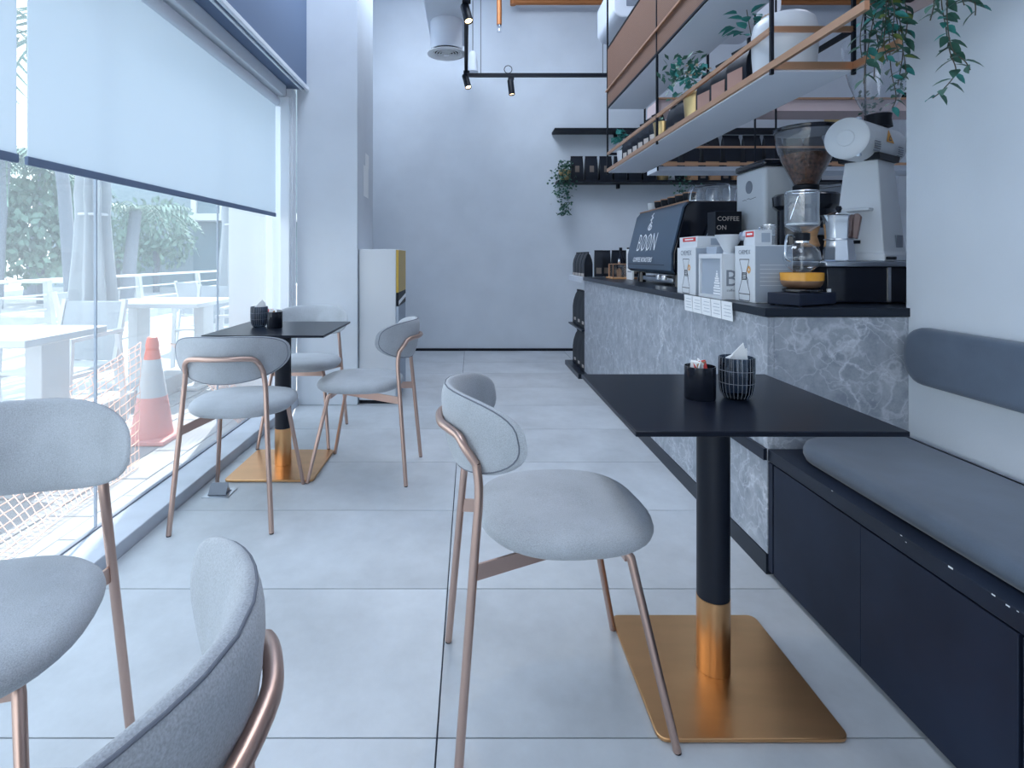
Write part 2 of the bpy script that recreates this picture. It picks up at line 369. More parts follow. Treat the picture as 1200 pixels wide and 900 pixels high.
# fixed glazing: head, far jamb and butt-jointed panes
win = struct(box(-1.54, -3, 2.33, -1.385, 4.16, 2.419).build('window_1', FRAME, bevel=.005))
box(-1.54, 4.165, .056, -1.34, 4.249, 2.40).build('jamb', FRAME, win, bevel=.006)
box(-1.42, 4.12, .056, -1.35, 4.164, 2.329).build('jamb_bead', FRAME, win, bevel=.004)
ys = [-2.04, -.98, .08, 1.14, 2.20, 3.26, 4.16]
for a, b in zip(ys[:-1], ys[1:]):
    box(XG - .006, a + .003, .056, XG + .006, b - .003, 2.329).build('pane', GLASSW, win)
for y in ys[1:-1]:
    box(XG - .005, y - .0026, .056, XG + .005, y + .0026, 2.329).build('silicone_joint', MATS['carton_grey'], win)
box(XG - .008, -3, .0552, XG + .012, 4.16, .062).build('glazing_channel', GREYINK, win)

# roller blinds
def blind(y0, y1, label):
    t = thing('roller_blind', label, 'blind', (-1.445, (y0+y1)/2, 2.3), 0, 'roller blinds on the window'); h = (y1-y0)/2
    MB().tube([(0,-h,-.01),(0,h,-.01)], .036, 14).build('roller', DUCT, t)
    box(-.002, -h+.01, -.844, .002, h-.01, -.03).build('blind_fabric', bl, t)
    box(-.007, -h+.005, -.868, .007, h-.005, -.84).build('bottom_bar', MATS['bulkhead_paint'], t, bevel=.003)
    MB().box(-.03, -h-.012, -.05, .03, -h-.002, .03).build('bracket', FRAME, t)
    MB().box(-.03, h+.002, -.05, .03, h+.012, .03).build('bracket', FRAME, t)
blind(1.797, 4.10, 'long pale roller blind half lowered over the window beside the column')
blind(-.7, 1.772, 'pale roller blind at the edge of the picture, cut off by its left side')

# papers on the column's inner side
t = thing('notice_sheet', 'small white notice sheets taped on the dark side of the column', 'notice', (-.868, 4.58, 1.75))
box(0, -.10, -.12, .002, .10, .13).build('sheet', PAPER, t)
box(0, -.02, .131, .002, .12, .24).build('sheet', PAPER, t)

# ------------------------------------------------------------------ chairs
def seat_mesh():
    b = MB(); n = 44
    def outline(k, s):
        a = 2*math.pi*k/n; c, q = math.cos(a), math.sin(a)
        e = 2/2.7
        x = math.copysign(abs(c)**e, c) * .218; y = math.copysign(abs(q)**e, q) * .225
        y *= 1 - .10 * (x < 0) * (abs(x) / .218)**2
        return x*s + .032, y*s
    layers = [(.0,.0),(.45,.0),(.80,.001),(.93,.006),(.985,.017),(1,.028),(.985,.040),(.94,.050),(.85,.056),(.6,.060),(.3,.061),(0.0,.061)]
    for s, z in layers:
        b.v += [(*outline(k, max(s, .002)), .444 + z) for k in range(n)]
    for i in range(len(layers)-1):
        b.f += [(i*n+k, i*n+(k+1) % n, (i+1)*n+(k+1) % n, (i+1)*n+k) for k in range(n)]
    return b.mesh('seat', CLOTH, angle=80)
BC = 2.45
def bx_(y, off): return -.25 + off + BC*y*y
def back_pt(a, r, side):
    c, q = math.cos(a), math.sin(a)
    eu = 2/3.4 if q > 0 else 2/2.1
    y = math.copysign(abs(c)**(2/2.5), c) * .244 * r
    z = (math.copysign(abs(q)**eu, q) * (.094 if q > 0 else .108)) * r
    th = .024 * (1 - r**3.2)**.5 if r < 1 else 0
    x = bx_(y, side*th) - z*.14
    return (x, y, .715 + z + .004*abs(y)/.23)
def back_mesh():
    b = MB(); n = 48; rr = [.02,.3,.55,.75,.88,.95,.985,1]
    rings = [(r, 1) for r in rr] + [(r, -1) for r in reversed(rr[:-1])]
    for r, s in rings: b.v += [back_pt(2*math.pi*k/n, r, s) for k in range(n)]
    for i in range(len(rings)-1):
        b.f += [(i*n+k, i*n+(k+1) % n, (i+1)*n+(k+1) % n, (i+1)*n+k) for k in range(n)]
    b.f += [tuple(range(n)), tuple((len(rings)-1)*n+k for k in range(n))]
    return b.mesh('backrest', CLOTH, angle=80)
def smooth_path(pts, n=6):
    pts = [Vector(p) for p in pts]; out = []
    for i in range(len(pts)-1):
        p0, p1, p2, p3 = pts[max(i-1,0)], pts[i], pts[i+1], pts[min(i+2,len(pts)-1)]
        for k in range(n):
            t = k/n
            out.append(.5*((2*p1) + (p2-p0)*t + (2*p0-5*p1+4*p2-p3)*t*t + (3*p1-p0-3*p2+p3)*t**3))
    return out + [pts[-1]]
def make_chair():
    t = thing('cafe_chair', '', 'chair')
    o = link('seat', seat_mesh(), t); link('backrest', back_mesh(), t)
    n = 48
    MB().tube([Vector(back_pt(2*math.pi*k/n,   .968, -1)) for k in range(n)], .0018, 6, True).build('piping', PIPING, t)
    for s in (1, -1):
        f = MB().tube([(.145, .15*s, .440), (.16, .158*s, .425), (.25, .21*s, .003)], [.0095,.0105,.0095], 10).build('front_leg', ROSE, t)
        MB().lathe([(.0085,0),(.0085,.004)], 10, (.2505,.2103*s,0)).build('glide', BLACK, f)
        top = [(-.25,.205*s,.004), (-.214,.176*s,.43), (-.201,.166*s,.585), (-.206,.158*s,.655)]
        g = MB().tube(smooth_path(top, 5), .0105, 10).build('rear_leg', ROSE, t)
        MB().lathe([(.009,0),(.009,.004)], 10, (-.2503,.2052*s,0)).build('glide', BLACK, g)
        MB().bar((-.212, .174*s, .415), (.10, .075*s, .432), .006, .036).build('side_bar', ROSE, t)
    arc = [(-.206,.158,.655)] + [(bx_(y,-.036), y, z) for y, z in ((.150,.690),(.130,.712),(.09,.719),(.04,.720),(-.04,.720),(-.09,.719),(-.130,.712),(-.150,.690))] + [(-.206,-.158,.655)]
    MB().tube(smooth_path(arc, 4), .0105, 10).build('back_hoop', ROSE, t)
    MB().bar((.150,-.155,.428), (.150,.155,.428), .006, .032).build('front_bar', ROSE, t)
    MB().bar((.03,-.12,.440), (.03,.12,.440), .03, .006).build('cross_plate', ROSE, t)
    return t
ch = make_chair()
CH = [((.202,1.4515), 5.5, 'grey upholstered chair with copper legs drawn up to the front black table beside the bench'),
      ((-1.035,2.51), 93, 'grey upholstered chair seen from behind, between the safety cone and the window table'),
      ((-1.05,3.52), -90, 'grey upholstered chair on the far side of the window table, in front of the column'),
      ((-.553,2.965), 175, 'grey upholstered chair in the aisle, turned sideways to the window table'),
      ((-.925,1.005), -74, 'large foreground chair by the window facing the camera, cut off at the left edge'),
      ((-.47,.48), 179, 'nearest chair, only its curved backrest visible at the bottom left')]
for i, (c, a, lb) in enumerate(CH):
    o = ch if i == 0 else copy_tree(ch)
    o.location = (c[0], c[1], 0); o.rotation_euler = (0, 0, R(a)); o['label'] = lb; o['group'] = 'grey cafe chairs'

# ------------------------------------------------------------------ cafe tables
def make_table(label, x, y):
    t = thing('cafe_table', label, 'table', (x, y, 0), 0, 'black pedestal tables')
    box(-.3,-.3,.738,.3,.3,.75).build('table_top', TABLE, t, bevel=.002)
    box(-.11,-.11,.728,.11,.11,.7375).build('mounting_plate', POLE, t)
    MB().lathe([(.0425,.21),(.0425,.727)], 32).build('post', POLE, t)
    MB().lathe([(.0435,.0135),(.0435,.2095)], 32).build('post_sleeve', BRONZE, t)
    n = []
    for cx, cy, a0 in ((.2,.2,0),(-.2,.2,90),(-.2,-.2,180),(.2,-.2,270)):
        for k in range(5):
            a = R(a0 + 22.5*k); n.append((cx+.024*math.cos(a), cy+.024*math.sin(a)))
    MB().prism(n, 'z', .003, .013).build('base_plate', BRONZE, t, bevel=.002)
    return t
make_table('black square pedestal table with bronze base in front of the bench', .66, 1.512)
make_table('black square pedestal table standing against the window', -1.02, 3.01)

def sachet_cup(label, x, y, z=.75):
    t = thing('sachet_cup', label, 'cup', (x, y, z), 0, 'black cups of sugar sachets')
    MB().lathe([(.039,0),(.0405,.004),(.0405,.088),(.0385,.088),(.0375,.006)], 28).build('cup', GLOSSB, t)
    for k in range(9):
        a = random.uniform(0, 6.28); r = random.uniform(.004,.026); m = [PAPER, PAPER, KRAFT, PAPER, REDP][k % 5]
        link('sachet', MB().box(-.016,-.0015,-.03,.016,.0015,.03).mesh('sachet', m), t,
             (r*math.cos(a), r*math.sin(a), .066+random.uniform(0,.006)), (random.uniform(-.3,.3), random.uniform(-.3,.3), a))
def napkin_glass(label, x, y, z=.75, rz=0):
    t = thing('napkin_glass', label, 'glass', (x, y, z), rz, 'smoked ribbed glasses holding napkins')
    b = MB(); n = 56
    prof = [(.026,0),(.033,.005),(.040,.018),(.0435,.04),(.0445,.075),(.044,.112),(.0415,.112),(.042,.075),(.041,.04),(.037,.02),(.028,.010)]
    for r, zz in prof:
        b.v += [((r+(.0012 if k % 2 else -.0006))*math.cos(2*math.pi*k/n), (r+(.0012 if k % 2 else -.0006))*math.sin(2*math.pi*k/n), zz) for k in range(n)]
    for i in range(len(prof)-1):
        b.f += [(i*n+k, i*n+(k+1) % n, (i+1)*n+(k+1) % n, (i+1)*n+k) for k in range(n)]
    b.f += [tuple(range(n)), tuple((len(prof)-1)*n+k for k in range(n))]
    b.build('tumbler', GLASSD, t, angle=20)
    rb = MB()
    for k in range(26):
        a = 2*math.pi*k/26; rb.tube([((r+.0012)*math.cos(a),(r+.0012)*math.sin(a),zz) for r, zz in prof[1:6]], .0007, 4)
    for zz, r in ((.045,.0445),(.078,.0455)): rb.tube([((r+.0008)*math.cos(R(15*q)),(r+.0008)*math.sin(R(15*q)),zz) for q in range(24)], .0007, 4, True)
    stuff(rb.build('glass_ribs', MATS['grey_ink'], t))
    for k, (a, tilt) in enumerate(((0,.0),(.25,.10),(-.2,-.08),(.1,.2))):
        MB().prism([(-.03,.014),(.03,.014),(.032,.10),(.018+.006*k,.150-.008*k),(-.024,.108)], 'y', -.001+.006*k, .001+.006*k).xf(Matrix.Rotation(a,4,'Z') @ Matrix.Rotation(tilt*.4,4,'X')).build('napkin', PAPER, t, smooth=False)
sachet_cup('black cup full of sugar sachets on the front table', .619, 1.50)
napkin_glass('ribbed smoked glass of white napkins on the front table', .718, 1.50)
sachet_cup('black cup of sugar sachets on the window table', -1.065, 3.01)
napkin_glass('ribbed smoked glass of white napkins on the window table', -1.165, 3.05, rz=.4)

# floor socket by the window
t = thing('floor_socket', 'metal floor socket with raised flap beside the window table base', 'socket', (-1.205, 2.66, 0))
box(-.062,-.055,.0005,.062,.055,.004).build('cover_plate', STEEL, t, bevel=.001)
box(-.045,-.03,.0045,.045,.03,.006).build('socket_well', GREYINK, t)
MB().prism([(-.03,.0065),(.03,.0065),(.0,.048)], 'x', -.038, .038).build('socket_housing', STEEL, t, bevel=.001)
MB().prism([(-.031,.006),(-.028,.006),(.002,.052),(-.001,.053)], 'x', -.042, .042).build('flap', GREYINK, t)

# ------------------------------------------------------------------ bench
t = thing('bench', 'built-in dark bench with cupboard doors along the right wall', 'bench', (1.3, .5, 0))
def loc(b, o=(1.3,.5,0)): return b.xf(Matrix.Translation(-Vector(o)))
loc(box(1.075,-2.0,.0,1.555,1.972,.408)).build('carcass', BLACK, t)
loc(box(1.055,-2.0,.4085,1.555,2.42,.45) if False else box(1.055,-2.0,.4085,1.555,1.972,.45)).build('seat_plank', NAVYTOP, t, bevel=.002)
for y1 in (1.94, 1.507, 1.066, .625, .184):
    loc(box(1.056, y1-.436, .02, 1.0745, y1-.004, .404)).build('cupboard_door', NAVY, t, bevel=.0015)
loc(box(1.057, 1.945, .02, 1.0745, 1.971, .404)).build('filler_strip', NAVY, t)
for y, z, q in ((1.62,.449,.003),(1.36,.449,.003),(1.345,.440,.002),(1.22,.4485,.006),(1.12,.449,.004),(1.09,.446,.004),(1.07,.4475,.002)):
    loc(box(1.0545, y-q, z-q*.35, 1.0549, y+q, z+q*.35)).build('chipped_paint', PAPER, t)

def cushion(poly, z0, z1, ins):
    """pillow: polygon outline lofted through inset layers"""
    b = MB(); n = len(poly); c = Vector((sum(p[0] for p in poly)/n, sum(p[1] for p in poly)/n))
    offs = []
    for i in range(n):
        p, q = Vector(poly[i-1]), Vector(poly[(i+1) % n]); d = (q-p).normalized(); nn = Vector((-d.y, d.x))
        if nn.dot(c-Vector(poly[i])) < 0: nn = -nn
        offs.append(nn)
    h = z1-z0
    lay = [(ins*1.2,0),(ins*.35,.08),(0,.35),(0,.6),(ins*.3,.86),(ins*.9,.97),(ins*2,1.0)]
    for s, zz in lay: b.v += [(poly[i][0]+offs[i].x*s, poly[i][1]+offs[i].y*s, z0+h*zz) for i in range(n)]
    for i in range(len(lay)-1):
        b.f += [(i*n+k, i*n+(k+1) % n, (i+1)*n+(k+1) % n, (i+1)*n+k) for k in range(n)]
    b.f += [tuple(range(n)), tuple((len(lay)-1)*n+k for k in range(n))]
    return b
def rrect(x0, y0, x1, y1, r, seg=7, rs=None):
    out = []
    rs = rs or [r]*4
    for (cx, cy, a0, rr) in ((x1-rs[0], y1-rs[0], 0, rs[0]), (x0+rs[1], y1-rs[1], 90, rs[1]), (x0+rs[2], y0+rs[2], 180, rs[2]), (x1-rs[3], y0+rs[3], 270, rs[3])):
        for k in range(seg+1):
            a = R(a0 + 90*k/seg); out.append((cx+rr*math.cos(a), cy+rr*math.sin(a)))
    return out
o = cushion(rrect(1.105,-1.0,1.548,1.955,.08, rs=[.03,.15,.11,.03], seg=10), .4508, .508, .020).build('seat_cushion', SUEDE, angle=70)
tag(o, 'long blue-grey suede seat cushion lying on the dark bench', 'cushion')
b = cushion(rrect(-1.0,-.0975,1.945,.0975,.085), 0, .052, .014)
b.xf(Matrix(((0,0,-1,1.557),(1,0,0,0),(0,1,0,.797),(0,0,0,1))))
tag(b.build('back_cushion', SUEDE, angle=70), 'long round-ended suede back pad fixed to the wall above the bench', 'cushion')

# ------------------------------------------------------------------ counter
t = thing('counter', 'grey marble bar counter running back along the aisle', 'counter', (1.4, 3.5, 0))
CO = (1.4,3.5,0)
loc(box(1.08,2.0,.06,1.545,5.14,.918), CO).build('carcass', BLACK, t)
for a, b_ in ((1.975,3.04),(3.043,4.10),(4.103,5.16)):
    loc(box(XF, a, .075, 1.079, b_, .918), CO).build('marble_panel', MARBLE, t, bevel=.0015)
loc(box(1.0795,1.975,.4505,1.5575,1.999,.918), CO).build('marble_end_panel', MARBLE, t)
loc(box(XF-.002,1.98,0,1.08,5.16,.073), CO).build('plinth', SLAB, t)
loc(box(1.0795,1.975,.0,1.5575,1.999,.45), CO).build('lower_end_panel', MARBLE, t)
wt = box(1.042,1.968,.92,2.1,5.16,.951).build('worktop', SLAB, bevel=.0015)
tag(wt, 'continuous black worktop slab on the marble counter', 'worktop')
# ledge strip running on from the bench along the marble
box(1.042,1.976,.4085,1.0545,2.40,.45).build('ledge_strip', NAVYTOP)
tag(bpy.data.objects['ledge_strip'], 'dark ledge strip fixed to the marble, running on from the bench', 'ledge')
ZT = .951
# open display shelves at the far end
t = thing('display_shelf', 'low open shelf unit of coffee bags at the far end of the counter', 'shelf', (1.3,5.5,0))
DO = (1.3,5.5,0)
loc(box(1.0,5.17,0,1.6,5.9,.045), DO).build('bottom_board', SLAB, t)
loc(box(1.03,5.17,.44,1.6,5.86,.455), DO).build('shelf_board', SLAB, t)
loc(box(1.22,5.17,.046,1.24,5.86,.439), DO).build('back_panel', BOARD, t)
loc(box(1.22,5.17,.456,1.24,5.86,.894), DO).build('back_panel', BOARD, t)
loc(box(1.03,5.165,.895,1.7,5.86,.95), DO).build('top_slab', BOARD, t, bevel=.002)

# ------------------------------------------------------------------ coffee bags
BAGM = {}
def bag(x, y, z, rz, label, group, wd=.12, dp=.07, h=.24, lab=LABELM, lw=.6, lh=(.12,.34), tilt=0):
    key = (wd, dp, h, lab.name, lw, lh)
    if key not in BAGM:
        b = MB(); prof = [(.94,.9,0),(1,1,.03),(1,1,.5),(.99,.82,.68),(.98,.42,.86),(.97,.10,.94),(.97,.08,1)]
        for sx, sy, zz in prof:
            X, Y, Z = wd/2*sx, dp/2*sy, h*zz
            b.v += [(-X,-Y,Z),(0,-Y*1.08,Z),(X,-Y,Z),(X,0,Z) if zz < .1 else (X*.95,0,Z),(X,Y,Z),(0,Y*1.08,Z),(-X,Y,Z),(-X*.95,0,Z)]
        for i in range(len(prof)-1):
            b.f += [(i*8+k, i*8+(k+1) % 8, (i+1)*8+(k+1) % 8, (i+1)*8+k) for k in range(8)]
        b.f += [tuple(range(8)), tuple(6*8+k for k in range(8))]
        me = b.mesh('bag_body', BAG, angle=35)
        l = MB(); yl = dp/2*1.09
        l.box(-wd/2*lw, -yl-.0012, h*lh[0], wd/2*lw, -yl+.0005, h*lh[1])
        ml = l.mesh('bag_label', lab, smooth=False)
        fo = MB().box(-wd/2*.98, -.006, h*.955, wd/2*.98, .006, h*1.0).mesh('folded_top', BLACK)
        BAGM[key] = (me, ml, fo)
    me, ml, fo = BAGM[key]
    o = link('coffee_bag', me, None, (x, y, z), (tilt, 0, rz)); tag(o, label, 'coffee bag', group)
    link('bag_label', ml, o); link('folded_top', fo, o)
    return o
ORD = ['first','second','third','fourth','fifth','sixth','seventh','eighth','ninth','tenth','eleventh','twelfth']
for k in range(4):
    bag(1.10, 5.26+.15*k, .9505, R(-90), f'black coffee bag on the white end slab of the counter, {ORD[k]} along the aisle edge', 'bags on the counter end', .13,.08,.235, lh=(.02,.13), lw=.95)
for k in range(6):
    bag(1.205+.082*k, 5.24+.05*(k % 2), .9505, R(-8+5*(k % 3)), f'black coffee bag beside the coffee machine, {ORD[k]} from the aisle in its row', 'bags beside the machine', .08,.06,.25, lab=LABELK)
for j, (z, nm) in enumerate(((.4555,'upper'),(.0455,'lower'))):
    for k in range(3):
        bag(1.115, 5.27+.20*k, z, R(-82), f'black coffee bag on the {nm} display shelf, {ORD[k]} from the marble', 'bags on the display shelf', .17,.10,.35, lab=LABELM, lw=.3, lh=(.12,.2))

# ------------------------------------------------------------------ coffee machine
MO = (1.5,3.79,ZT)
t = thing('espresso_machine', 'large dark espresso machine with lettered back panel on the counter', 'coffee machine', MO)
prof = [(1.255,1.02),(1.215,1.05),(1.215,1.16),(1.285,1.43),(1.31,1.462),(1.36,1.475),(1.80,1.475),(1.86,1.44),(1.86,1.18),(1.80,1.02)]
loc(MB().prism(prof,'y',3.34,4.24), MO).build('body', GLOSSB, t, bevel=.012, seg=3)
pp = [(1.226,1.03),(1.200,1.05),(1.200,1.155),(1.270,1.435),(1.300,1.470),(1.308,1.463),(1.283,1.432),(1.2135,1.155),(1.2135,1.055)]
loc(MB().prism(pp,'y',3.33,4.25), MO).build('back_panel', PANELB, t, bevel=.003)
loc(MB().bar((1.2235,3.37,1.07),(1.2235,3.37,1.072),.002,.002), MO)
loc(MB().tube([(1.30,3.325,1.471),(1.30,4.255,1.471)],.006,8), MO).build('panel_trim', COPPER, t)
loc(box(1.198,3.45,1.083,1.2005,4.22,1.086), MO).build('panel_groove', BLACK, t)
side = [(1.33,1.02),(1.42,1.30),(1.45,1.345),(1.50,1.365),(1.60,1.378),(1.80,1.39)]
loc(MB().tube(smooth_path([(x,3.318,z) for x, z in side],4),.005,8), MO).build('side_trim', CHROME, t)
loc(MB().prism([(1.35,1.03),(1.435,1.30),(1.46,1.335),(1.51,1.352),(1.8,1.375),(1.8,1.03)],'y',3.322,3.339), MO).build('side_panel', BLACK, t)
for x in (1.28,1.78):
    for y in (3.42,4.15):
        loc(MB().lathe([(.03,0),(.026,.072)],16,(x,y,ZT+.0005)), MO).build('foot', GLOSSB, t)
loc(box(1.27,3.5,.966,1.8,4.1,1.0), MO).build('drip_tray', STEEL, t, bevel=.004)
loc(MB().lathe([(.028,0),(.03,.03)],14,(1.262,3.6,.985)), MO).build('hose_fitting', CHROME, t)
loc(MB().lathe([(.02,0),(.022,.03)],14,(1.262,3.72,.985)), MO).build('hose_fitting', CHROME, t)
tl = Vector((.07/.28,0,1)).normalized()
def panel(y, z): return basis((0,-1,0), tl, (1.2000+(z-1.155)*.25-.0012-MO[0], y-MO[1], z-MO[2]))
for l_, dy in (('B',.155),('O',.055),('O',-.055),('N',-.165)):
    text(l_, .185, panel(3.86+dy,1.23), PRINTW, t, name='letter', sx=.74, offset=-.0035)
    if l_ == 'O': strokes([[(-.020,-.056),(.020,.056)]], .0035, panel(3.86+dy,1.23), PRINTW, t, 'letter_stroke')
text('COFFEE ROASTERS', .046, panel(3.86,1.115), PRINTW, t, spacing=1.08)
M = panel(3.86,1.378) @ Matrix.Diagonal((1.5,.92,1,1))
def arc(cx, cy, r, a0, a1, n=9, ry=None): return [(cx+r*math.cos(R(a0+(a1-a0)*k/n)), cy+(ry or r)*math.sin(R(a0+(a1-a0)*k/n))) for k in range(n+1)]
strokes([arc(0,-.042,.024,0,360,14,.02), [(0,-.06),(0,.05)], arc(-.017,0,.018,-90,90,6), arc(.02,.01,.02,90,270,6), arc(-.014,.035,.016,-90,90,6), arc(.016,.05,.016,90,270,6),[(-.01,-.05),(.012,-.032)]], .0045, M, PRINTW, t, 'emblem')
# what stands on the machine
ZM = 1.4758
def cup(x, y, z, label, group, m=WHITE, r=.03, h=.055, name='cup'):
    o = MB().lathe([(r*.62,0),(r*.75,.004),(r*.95,h*.5),(r,h),(r*.9,h),(r*.84,h*.5),(r*.6,.008)],18,(0,0,0)).build(name, m); o.location = (x,y,z)
    tag(o, label, 'cup', group); return o
cup(1.36,4.16,ZM,'white espresso cup at the far corner of the coffee machine',None,m=PAPER,r=.035,h=.062)
for k in range(5):
    o = cup(1.37,4.02-.135*k,ZM,f'dark copper-rimmed cup on the coffee machine, {ORD[k]} from the white cup','dark cups on the coffee machine',MATS['matt_black'],.04,.06)
    MB().tube([(.039*math.cos(a*R(20)),.039*math.sin(a*R(20)),.06) for a in range(18)],.004,6,True).build('cup_rim', COPPER, o)
t = thing('cup_rail', 'pale frosted cup rail along the top of the coffee machine', 'rail', (1.45,3.9,ZM))
box(-.012,-.28,.045,.012,.26,.085).build('rail_panel', CARTON, t, bevel=.004)
for y in (-.26,.0,.24): box(-.008,y-.008,0,.008,y+.008,.0445).build('rail_post', CHROME, t)
for k in range(6):
    x, y = 1.385+.105*(k % 4) + (.04 if k > 3 else 0), 3.42+(.11 if k > 3 else 0)
    t = thing('drinking_glass', f'upturned clear glass on the coffee machine, {ORD[k]} from the aisle edge', 'glass', (x,y,ZM), 0, 'glasses on the coffee machine')
    MB().lathe([(.042,0),(.046,.02),(.044,.06),(.036,.088),(.002,.09)],20,(0,0,0),False).build('glass_body', GLASSC, t)
    MB().tube([(.043*math.cos(a*R(20)),.043*math.sin(a*R(20)),.003) for a in range(18)],.003,6,True).build('glass_lip', CHROME, t)
t = thing('wire_cup_guard', 'thin chrome wire guard around the upturned glasses', 'guard', (1.5,3.37,ZM))
MB().tube(smooth_path([(-.17,0,0),(-.16,0,.06),(-.12,0,.085),(.04,0,.10),(.07,0,.085),(.075,0,0)],4),.004,6).build('wire_loop', CHROME, t)
MB().tube(smooth_path([(.10,0,0),(.11,0,.06),(.15,0,.10),(.3,0,.10),(.32,0,.08),(.325,0,0)],4),.004,6).build('wire_loop', CHROME, t)

# ------------------------------------------------------------------ cartons on the counter edge
def carafe_lines(s):
    L = [[(-.030,.055),(-.011,.012),(-.011,.0),(-.034,-.045),(-.032,-.070),(.032,-.070),(.034,-.045),(.011,0),(.011,.012),(.030,.055),(-.030,.055)],
         [(-.014,.014),(.014,.014),(.014,-.006),(-.014,-.006),(-.014,.014)],[(-.012,.010),(.012,.010)],[(-.012,.004),(.012,.004)],[(-.012,-.002),(.012,-.002)],
         [(.012,.004),(.022,-.006),(.022,-.024)],[(-.033,-.05),(.033,-.05)]]
    return [[(x*s, y*s) for x, y in l] for l in L]
def carton(x0, y0, x1, y1, h, label, name='carafe_carton'):
    c = ((x0+x1)/2, (y0+y1)/2, ZT+.0005); t = thing(name, label, 'box', c)
    hx, hy = (x1-x0)/2, (y1-y0)/2
    box(-hx,-hy,0,hx,hy,h).build('box_body', CARTON, t, bevel=.0015)
    box(-hx+.003,-hy-.0006,.003,hx-.003,-hy,h-.004).build('side_print', CARTONG, t)
    for k in range(7):
        box(-hx+.02,-hy-.0009,h*.3+k*.016,hx-.02,-hy-.0006,h*.3+k*.016+.002).build('text_line', CARTON, t, smooth=False) if k < 6 else None
    M = basis((0,-1,0),(0,0,1),(-hx-.0003,0,h*.43))
    strokes(carafe_lines(1.35*h/.23), .0016, M, INK, t)
    text('CHEMEX', .03*hy/.1, basis((0,-1,0),(0,0,1),(-hx-.0005,0,h*.88)), GREYINK, t)
    strokes([[( -.045+.016*math.cos(a), .012+.016*math.sin(a)), (-.045+.006*math.cos(a), .012+.006*math.sin(a))] for a in [R(30*k) for k in range(12)]], .0022,
            basis((0,-1,0),(0,0,1),(-hx-.0003,-.09*0-.0,h*.52)) @ Matrix.Translation((.085 if hy > .1 else .082,.0,0)), ORANGEP, t, 'printed_star')
    return t
carton(1.115,2.18,1.265,2.345,.228,'white carton with carafe drawing at the counter corner beside the coffee siphon')
carton(1.06,2.62,1.21,2.85,.228,'white carton with carafe drawing further along, next to the coffee machine')
# windowed white gift box with the letter B
c = (1.14,2.475,ZT+.0005); t = thing('gift_box', 'white box with grey window and letter B between the two carafe cartons', 'box', c)
box(-.066,-.12,0,.075,.12,.196).build('box_body', CARTON, t, bevel=.0015)
fr = MB()
for a in ((-.12,.0,.12,.014),(-.12,.176,.12,.196),(-.12,.0145,-.103,.1755),(.103,.0145,.12,.1755)): fr.box(-.075,a[0],a[1],-.0665,a[2],a[3])
fr.build('window_frame', CARTON, t)
box(-.0667,-.102,.015,-.0662,.102,.175).build('window_panel', CARTONG, t)
M = basis((0,-1,0),(0,0,1),(-.0672,0,0))
strokes([[(.055-w_, z), (.055+w_, z)] for w_, z in ((.036,.022),(.032,.034),(.034,.046),(.026,.056),(.028,.068),(.02,.078),(.02,.088),(.012,.098),(.01,.108),(.004,.118))], .004, M, PRINTW, t, 'printed_tree')
text('B', .10, basis((1,0,0),(0,0,1),(-.035,-.1203,.088)), GREYINK, t)
text('coffee', .016, basis((1,0,0),(0,0,1),(-.035,-.1203,.04)), GREYINK, t)
o = tag(box(-.07,-.058,0,.06,.05,.032).build('flat_box', CARTONG, bevel=.002), 'flat grey box lying on the white gift box behind the dripper', 'box'); o.location = (1.17,2.545,ZT+.197)
def small_box(x, y, z, hx, hy, h, label):
    t = thing('filter_paper_box', label, 'box', (x,y,z))
    box(-hx,-hy,0,hx,hy,h).build('box_body', CARTON, t, bevel=.001)
    box(-hx-.0006,-hy*.85,h*.55,-hx,hy*.6,h*.92).build('red_label', REDP, t)
    box(-hx-.0009,-hy*.6,h*.68,-hx-.0006,hy*.35,h*.80).build('label_line', PRINTW, t)
    box(-hx*.2,-hy-.0006,h*.2,hx*.8,-hy,h*.8).build('side_print', CARTONG, t)
small_box(1.15,2.735,ZT+.2292,.08,.11,.052,'white filter paper box with red label lying on the further carafe carton')
small_box(1.175,2.275,ZT+.2292,.035,.045,.062,'small white box with red label standing on the corner carafe carton')
t = thing('coffee_dripper', 'white ceramic cone dripper standing on the white gift box', 'dripper', (1.125,2.42,ZT+.1968))
MB().lathe([(.026,0),(.022,.004),(.022,.012),(.056,.078),(.057,.082),(.053,.082),(.019,.014),(.004,.013)],28).build('cone', WHITE, t)
MB().tube(smooth_path([(.04,-.03,.062),(.06,-.045,.055),(.055,-.04,.025),(.03,-.018,.022)],4),.004,8).build('dripper_handle', WHITE, t)
t = thing('milk_frother', 'small grey round-headed tool lying behind the white dripper', 'utensil', (1.145,2.327,ZT+.2292))
MB().lathe([(.003,0),(.016,.004),(.022,.02),(.016,.036),(.003,.04)],18,(0,0,.02)).build('tool_head', STEEL, t)
MB().tube([(0,0,.0),(0,0,.021)],.010,8).build('tool_neck', BLACK, t)
# glass mug on the corner carton
t = thing('glass_mug', 'clear glass mug with square handle on the corner carton', 'mug', (1.236,2.30,ZT+.2292))
MB().lathe([(.024,0),(.026,.003),(.026,.086),(.0235,.086),(.0235,.006)],24).build('mug_body', GLASSC, t)
for z in (.002,.043,.086): MB().tube([(.0265*math.cos(a*R(20)),.0265*math.sin(a*R(20)),z) for a in range(18)],.0016,6,True).build('mug_band', CHROME, t)
MB().tube(smooth_path([(-.024,-.01,.070),(-.05,-.02,.072),(-.052,-.02,.03),(-.024,-.01,.022)],3),.0035,8).build('mug_handle', CHROME, t)

